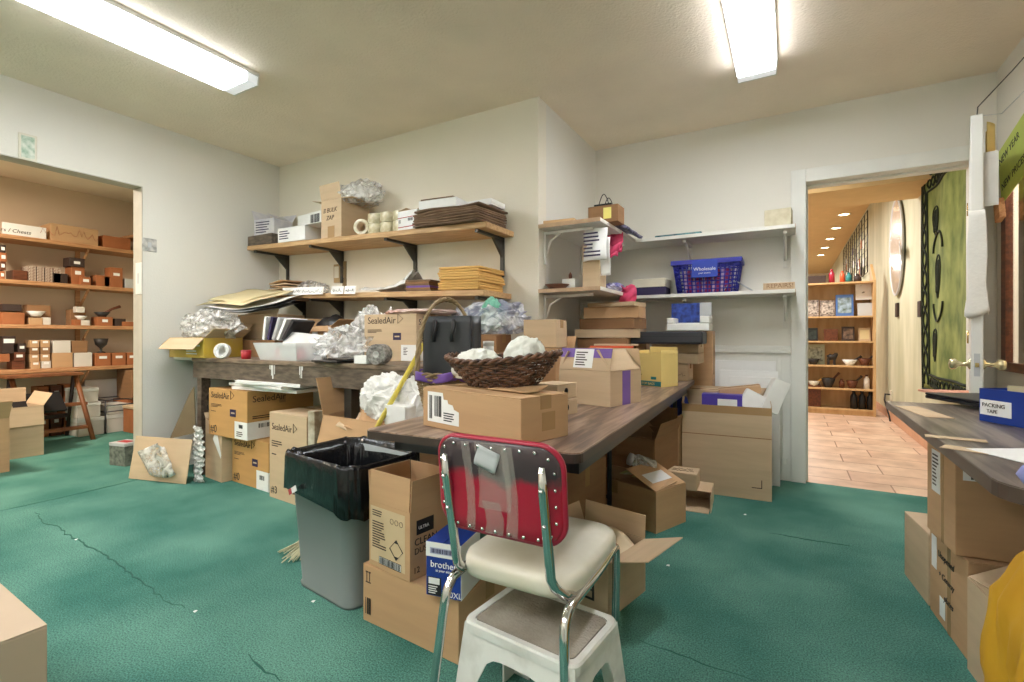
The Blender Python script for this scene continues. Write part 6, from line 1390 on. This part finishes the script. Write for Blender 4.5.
o = MB().box(-.01, .01, -.26, .26, 0, .56).build('white_board', M_bxw, None, loc=(-6.93, 2.66, .001)); tag(o, 'plain white board leaning on the storeroom wall under the lowest shelf', 'board')
for i, (x, y, zq, m, lb) in enumerate([(-6.70, 2.80, 0, M_terracotta, 'lower terracotta carton against the storeroom end wall'), (-6.66, 2.82, .34, M_kraftd, 'upper brown carton against the storeroom end wall'), (-6.25, 2.72, 0, M_terracotta, 'near terracotta carton beside the storeroom opening')]):
    carton('carton', lb, 'box', (x, y, zq + .001), .36, .30, .33 if i < 2 else .26, 0, m=m, center=True)
o = MB().box(-.2, .2, -.16, .16, 0, .03).build('tan_pad', M_kraft2, None, loc=(-6.23, 2.72, .265), bevel=.004); tag(o, 'tan pad lying on the near terracotta carton in the storeroom', 'pad')
for i in range(6):
    sitem(38 + (i % 3) * 13, 49 + (i % 3) * 13, 382 + (i // 3) * 24, 404 + (i // 3) * 24, 3, '%s brown box of the %s row stored under the lowest storeroom shelf' % (['left', 'middle', 'right'][i % 3], ['upper', 'lower'][i // 3]), [M_terracotta, M_dkwood][(i + i // 3) % 2], .2, (.2, .6, .75), zb=.001 + (1 - i // 3) * .30, off=.16)
# small grey box on the carpet by the opening
tbx = empty('tool_tin', (-4.78, 1.93, 0), R(12), 'small grey printed tin on the carpet just inside the storeroom', 'tin'); MB().box(-.09, .09, -.07, .07, 0, .16).build('tin_body', mat('grey_print_tin', '#7f8378', .5, hex2='#4d524b', scale=30), tbx, bevel=.004); MB().box(-.092, .092, -.072, .072, .16, .185).build('lid', M_silver, tbx, bevel=.003); MB().box(-.06, .06, -.03, .03, .1855, .188).build('red_print', M_red, tbx)

# ================================================================== SHOP BEYOND THE DOOR
bkx0, bkx1, bky = .10, .985, 7.93
bk = empty('bookcase', (.54, bky, 0), 0, 'pale maple bookcase standing on the tile floor in the shop', 'bookcase')
w_ = (bkx1 - bkx0) / 2
MB().box(-w_, -w_ + .025, 0, .32, 0, 1.80).build('side_panel', M_oakboard, bk)
MB().add([(w_ - .03, 0, 0), (w_, 0, 0), (w_, .32, 0), (w_ - .03, .32, 0), (w_ - .03, 0, 1.80), (w_, 0, 1.80), (w_, .32, 2.05), (w_ - .03, .32, 2.05)], [(3, 2, 1, 0), (4, 5, 6, 7), (0, 1, 5, 4), (1, 2, 6, 5), (2, 3, 7, 6), (3, 0, 4, 7)]).build('side_panel', M_oakboard, bk)
MB().box(-w_ + .025, w_ - .03, .30, .318, .0, 1.80).build('back_panel', M_oakboard, bk)
BZs = []
for v in (282, 316, 341, 365.5, 388.5, 412):
    BZs.append(at(842, v, y=bky).z)
BZs[-1] = .08
for i, zq in enumerate(BZs): MB().box(-w_ + .026, w_ - .031, .0, .298, zq - .022, zq).build('shelf_board', M_oakboard, bk)
MB().box(-w_ + .026, w_ - .031, .015, .03, 0, .058).build('plinth', M_oakboard, bk)
def bitem(u0, u1, v0, v1, k, name, label, cat, m, kind='box', d=.08, tilt=0, m2=None, group=None, yo=.06):
    y = bky + yo; a = at(u0, v1, y=y); b = at(u1, v1, y=y); wq = b.x - a.x; h = (v1 - v0) / F * dep(((a.x + b.x) / 2, y))
    r = empty(name, ((a.x + b.x) / 2, y + d / 2, BZs[k] + .001), 0, label, cat, group)
    if kind == 'box': MB().box(-wq / 2, wq / 2, -d / 2, d / 2, 0, h).build('body', m, r, bevel=.004)
    elif kind == 'frame':
        e = empty('x', (0, 0, 0)) if 0 else None
        o = MB().box(-wq / 2, wq / 2, -.006, .006, 0, h).build('panel', m, r, rot=(R(-8), 0, 0)); MB().box(-wq * .38, wq * .38, -.0075, -.006, h * .14, h * .86).build('picture', m2 or M_label, o)
        MB().box(-.02, .02, .02, d / 2 + .03, 0, .01).build('foot', M_black, r)
    elif kind == 'bowl':
        rr = wq / 2; MB().lathe([(rr * .5, 0), (rr * .55, .012), (rr, h * .7), (rr * .93, h * .72), (rr * .4, .025), (.0001, .02)], 18).build('bowl_body', m, r)
        if m2: MB().tube([(0, 0, h * .3), (rr * .9, 0, h * .8), (rr * 1.5, 0, h * 1.15)], [.016, .012, .018], 8).build('pestle', m2, r)
    elif kind == 'bottle':
        rr = wq / 2; MB().lathe([(rr, 0), (rr, h * .7), (rr * .5, h * .82), (rr * .45, h * .9), (.0001, h * .9)], 16).build('bottle_body', m, r); MB().lathe([(rr * .5, h * .9), (rr * .5, h), (.0001, h)], 14).build('cap', m2 or m, r)
    elif kind == 'animal':
        MB().tube([(-wq * .35, 0, h * .55), (-wq * .1, 0, h * .62), (wq * .2, 0, h * .6), (wq * .38, 0, h * .85), (wq * .5, 0, h * .86)], [h * .2, h * .24, h * .24, h * .14, h * .09], 10).build('figure_body', m, r)
        for sx in (-.28, .22): MB().box(wq * sx - .014, wq * sx + .014, -.03, .03, 0, h * .5).build('leg', m, r)
    return r
M_dframe = mat('dark_carved_frame', '#3a2f2b', .5, hex2='#a89a90', scale=40)
bitem(806, 819, 299, 316, 0 + 1, 'framed_plaque', 'dark carved oval plaque at the left of the upper bookcase shelf', 'plaque', M_dframe, 'frame', m2=mat('carved_oval', '#c4b8ac', .5, hex2='#3a2f2b', scale=34))
bitem(820, 835, 299, 315.5, 1, 'framed_plaque', 'second dark carved plaque on the upper bookcase shelf', 'plaque', M_dframe, 'frame', m2=MATS['carved_oval'])
bitem(836, 854, 293, 315, 1, 'book', 'blue landscape picture book standing on the upper bookcase shelf', 'book', mat('blue_cover', '#4a6ea8', .4), 'frame', m2=mat('landscape_print', '#9fb4c9', .4, hex2='#4a5b46', scale=16))
bitem(858, 874, 302, 315, 1, 'grey_card', 'plain grey card under the white bird print on the bookcase', 'card', M_silver, 'frame', m2=M_silver)
bitem(856, 873, 283, 301, 1, 'bird_print', 'white print with a dark drawing high in the bookcase', 'picture', M_label, 'frame', m2=mat('drawing', '#e6e6e4', .5, hex2='#404040', scale=14, lo=.36, hi=.42), yo=.12).location.z += .22
bitem(807, 818, 326, 339, 2, 'picture_tile', 'dark square tile with a ring design on the second bookcase shelf', 'tile', M_black, 'frame', m2=mat('ring_tile', '#38443e', .4, hex2='#101414', scale=20))
bitem(824, 838, 327, 339, 2, 'wooden_box', 'brown box standing open on the second bookcase shelf', 'box', M_dkwood, 'box')
bitem(842, 855, 325, 339.5, 2, 'picture_tile', 'dark pictured tile right of the brown box on the second bookcase shelf', 'tile', M_dark, 'frame', m2=mat('figure_tile', '#8a6f5c', .4, hex2='#2a201d', scale=18))
bitem(859, 871, 326.5, 339.5, 2, 'picture_tile', 'pale wooden tile at the right of the second bookcase shelf', 'tile', M_kraft2, 'frame', m2=M_manila)
bitem(807, 825, 343, 363, 3, 'pendant_board', 'pale grid board of pendants on the third bookcase shelf', 'board', mat('pale_green_board', '#b3bba4', .6), 'frame', m2=mat('pendant_grid', '#c6cbb8', .5, hex2='#5b5f52', scale=26), yo=.14)
bitem(807, 820, 357, 365, 3, 'cauldron', 'small black cauldron before the pendant board', 'cauldron', M_stone, 'bowl')
bitem(826, 838, 351, 364, 3, 'animal_figure', 'dark animal figurine on a stand on the third bookcase shelf', 'figurine', M_stone, 'animal')
bitem(842, 858, 357, 365, 3, 'mortar', 'pale bowl with dark pestle on the third bookcase shelf', 'mortar', M_label, 'bowl', m2=M_stone)
bitem(858, 872, 355, 365, 3, 'mortar', 'brown mortar with dark pestle at the right of the third bookcase shelf', 'mortar', M_dkwood, 'bowl', m2=M_stone)
bitem(808, 820, 380, 388, 4, 'bowl', 'cream bowl at the left of the fourth bookcase shelf', 'bowl', M_cream, 'bowl', m2=M_gold)
bitem(821, 836, 375, 388, 4, 'mortar', 'dark mortar with slanting pestle on the fourth bookcase shelf', 'mortar', M_stone, 'bowl', m2=M_dkwood)
bitem(839, 845, 379, 388, 4, 'goblet', 'small brown goblet on the fourth bookcase shelf', 'goblet', M_dkwood, 'bottle')
bitem(846, 859, 377, 388, 4, 'mortar', 'dark brown mortar right of the goblet on the fourth bookcase shelf', 'mortar', M_dkwood, 'bowl', m2=M_stone)
bitem(864, 870, 374, 388, 4, 'stone_mortar', 'white mortar with upright pestle at the right of the fourth bookcase shelf', 'mortar', M_label, 'bottle', m2=M_dkwood)
bitem(807, 821, 389.5, 411, 5, 'wooden_case', 'dark red wooden case on the bottom bookcase shelf', 'case', M_dkwood, 'box', d=.2)
for i in range(3):
    bitem(850.5 + i * 8.2, 858 + i * 8.2, 393.5 + .5 * i, 412, 5, 'black_bottle', ['leftmost', 'middle', 'rightmost'][i] + ' of the three black bottles on the bottom bookcase shelf', 'bottle', M_black, 'bottle', group='black bottles on the bookcase')
# things on the bookcase top
for i, (u0, u1, v0, m, lb, kd) in enumerate([(806, 826, 274, M_dark, 'dark carved box on the left of the bookcase top', 'box'), (829, 835, 268, M_redtrim, 'red figurine on the bookcase top', 'bottle'), (840, 845, 270, mat('bright_orange', '#e0603a', .4), 'orange figurine on the bookcase top', 'bottle'), (846, 852, 272, M_teal, 'green figurine on the bookcase top', 'bottle'), (854, 862, 274, M_dark, 'small dark statue right of the green one on the bookcase top', 'bottle')]):
    bitem(u0, u1, v0, 282, 0, 'top_box' if kd == 'box' else 'figurine', lb, 'box' if kd == 'box' else 'figurine', m, kd, yo=.1)
# grid panel on the shop wall
gp = empty('grid_panel', (XR, 11.6, 2.6), 0, 'white wire grid panel hung with trinkets on the shop wall', 'grid panel')
mb = MB()
for k in range(9): zq = -.5 + k * .125; mb.tube([(-.02, -1.9, zq), (-.02, 2.2, zq)], .005, 4)
for k in range(12): y = -1.9 + k * 4.1 / 11; mb.tube([(-.02, y, -.5), (-.02, y, .5)], .008, 4)
mb.build('wire_grid', M_steel, gp)
for k in range(22):
    y = random.uniform(-1.6, 1.9); zq = random.uniform(-.42, .2)
    o = MB().box(-.04, -.032, -.07, .07, -.10, .04).build('trinket', [M_label, M_dark, M_navy, M_terracotta, M_silver][k % 5], None, loc=(XR, 11.6 + y, 2.6 + zq), bevel=.004)
    tag(o, 'small trinket card hanging on the wire grid of the shop wall', 'trinket', 'trinkets on the wire grid')
# oval mirror
mr = empty('oval_mirror', (XR, 7.28, 2.11), 0, 'tall oval mirror hanging on the pale green shop wall', 'mirror')
el = [(.40 * math.sin(2 * PI * i / 48), .56 * math.cos(2 * PI * i / 48)) for i in range(48)]
Mm = Matrix(((0, 0, -1, 0), (1, 0, 0, 0), (0, 1, 0, 0), (0, 0, 0, 1)))
MB().prism(el, .004, .022, Mm).build('mirror_glass', mat('mirror_silver', '#efeae8', .18, metal=.75, var=0), mr)
MB().tube([Mm @ Vector((p[0] * 1.01, p[1] * 1.01, .018)) for p in el], .012, 6, closed=True).build('frame', M_silver, mr)
o = MB().add([Mm @ Vector(p) for p in [(-.38, -.1, .03), (-.44, -.02, .05), (-.56, -.08, .06), (-.60, -.24, .06), (-.54, -.16, .05), (-.42, -.16, .04)]], [(0, 1, 2, 3, 4, 5)]).build('fin', M_silver, mr); so = o.modifiers.new('thick', 'SOLIDIFY'); so.thickness = .008
MB().tube([Mm @ Vector((0, .56, .01)), Mm @ Vector((0, .70, .0))], .006, 6).build('hanging_cord', M_steel, mr)
for i, (u, v0, v1) in enumerate([(897.5, 303, 317), (920.5, 301, 317)]):
    p = at(u, v1, x=XR); q = at(u, v0, x=XR); o = MB().box(-.015, .009, -.06, .06, 0, q.z - p.z).build('wall_plaque', M_dark, None, loc=(XR, p.y, p.z), bevel=.003); tag(o, ['small dark plaque on the green shop wall under the mirror', 'small dark plaque on the green shop wall beside the tapestry'][i], 'plaque')
# tapestry
ty0, ty1, tz0, tz1 = 4.34, 5.86, .56, 2.50
tp = empty('tapestry', (XR, (ty0 + ty1) / 2, tz0), 0, 'green batik tapestry with black knotwork border on the shop wall', 'tapestry')
Ht, Wt_ = tz1 - tz0, ty1 - ty0
M_bat = mat('green_batik', '#8a9452', .85, hex2='#566630', scale=7, detail=8, stretch=(1, 1, .6))
fold = lambda y, zq: -.024 - .012 * math.sin(y * 9 + zq)
MB().sheet(lambda u, v: (fold((.5 - u) * Wt_, v * Ht), (.5 - u) * Wt_, v * Ht), 40, 20, .004).build('cloth', M_bat, tp)
prt = MB()
def on(y, zq): return (fold(y, zq) - .006, y, zq)
mb = MB(); e = Wt_ / 2
for q in (0, PI):
    for off in (0,):
        mb.tube([on(e - .10 + .055 * math.sin(zq * 17 + q + off), zq) for zq in [.06 + (Ht - .12) * i / 220 for i in range(221)]], .009, 4)
        mb.tube([on(e - .2 - (Wt_ - .4) * i / 160, .085 + .04 * math.sin(i * .25 + q + off)) for i in range(161)], .007, 4)
        mb.tube([on(e - .2 - (Wt_ - .4) * i / 160, Ht - .085 + .04 * math.sin(i * .25 + q + off)) for i in range(161)], .007, 4)
for d_ in (.015, .185):
    mb.tube([on(e - d_, zq) for zq in [d_ * .8 + (Ht - 1.6 * d_) * i / 40 for i in range(41)]], .008, 4)
    mb.tube([on(e - d_ - (Wt_ - 2 * d_) * i / 40, d_ * .8) for i in range(41)], .011, 4); mb.tube([on(e - d_ - (Wt_ - 2 * d_) * i / 40, Ht - d_ * .8) for i in range(41)], .011, 4)
mb.build('border_print', mat('black_batik_dye', '#1c2413', .9), tp)
mb = MB()
for (cy, cz, s) in ((e - .40, .42, 1.0), (e - .40, Ht - .45, .9), (e - .52, 1.0, 1.3)):
    for sc in (1, .5):
        mb.tube([on(cy + .09 * s * sc * math.sin(a) * (1 - .35 * math.cos(a)), cz + .14 * s * sc * -math.cos(a)) for a in [2 * PI * i / 40 for i in range(40)]], .005, 4, closed=True)
    mb.tube([on(cy + .06 * s * math.sin(a), cz + .10 * s * math.cos(a * 1.5)) for a in [2 * PI * i / 60 for i in range(60)]], .008, 4)
for s in (-1, 1): mb.tube([on(e - .52 + s * .0 + .2 * math.cos(a), 1.0 + s * (.22 + .16 * math.sin(a))) for a in [PI * i / 20 for i in range(21)]], .008, 5)
mb.build('knot_print', MATS['black_batik_dye'], tp)
MB().tube([(-.02, -e - .03, Ht + .005), (-.02, e + .03, Ht + .005)], .012, 8).build('hanging_rod', M_dkwood, tp)
# outlet with cord on green wall
p = at(891, 396, x=XR); ou = empty('wall_outlet', (XR, p.y, p.z), 0, 'small outlet with a black plug cord on the green wall beyond the counter', 'outlet'); MB().box(-.008, .009, -.05, .05, -.07, .07).build('plate', M_plate, ou, bevel=.002); MB().tube([(-.01, 0, .02), (-.06, .0, .02), (-.07, -.03, -.05), (-.03, -.1, -.25), (-.02, -.15, -.38)], .010, 6).build('cord', M_black, ou)
# litter specks on the carpet
for i, (u, v) in enumerate([(313, 602), (195, 612), (76, 540), (668, 566), (745, 515)]):
    p = at(u, v, z=0); o = MB().add([(-.007, -.004, 0), (.008, -.005, .001), (.006, .006, .003), (-.005, .005, .001)], [(0, 1, 2, 3)]).build('paper_scrap', M_label, None, loc=(p.x, p.y, .003)); so = o.modifiers.new('thick', 'SOLIDIFY'); so.thickness = .002
    tag(o, ['white paper scrap on the carpet in front of the grey bin', 'white paper scrap on the open carpet at the left', 'white paper scrap near the carpet seam at the far left', 'white paper scrap on the carpet beside the open carton', 'white paper scrap on the carpet near the doorway'][i], 'scrap')
# carpet seams
M_seam = mat('dark_seam', '#285e51', .95)
def seam(name, pix, r0, jit=.008):
    P = [at(u, v, z=.0005) for u, v in pix]; pts = []
    for i in range(len(P) - 1):
        n = max(2, int((P[i + 1] - P[i]).length / .03))
        for q in range(n): pts.append(P[i].lerp(P[i + 1], q / n) + Vector((random.uniform(-jit, jit), random.uniform(-jit, jit), 0)))
    pts.append(P[-1]); k = len(pts)
    o = MB().tube(pts, [r0 * (.35 + .65 * math.sin(PI * (i + .5) / k)) * random.uniform(.6, 1) for i in range(k)], 5).build(name, M_seam, None); o['kind'] = 'structure'
seam('trim_6', [(36, 512), (45, 523), (57, 526), (66, 534), (85, 544), (108, 557), (135, 577), (165, 600), (185, 608)], .0045)
seam('trim_7', [(248, 655), (262, 668), (280, 681)], .004)
seam('trim_8', [(0, 511), (60, 498), (120, 484), (180, 469)], .004, .003)
seam('trim_9', [(640, 641), (680, 655), (715, 668), (755, 681)], .003, .004)
seam('trim_10', [(770, 533), (810, 540), (850, 546)], .004, .004)
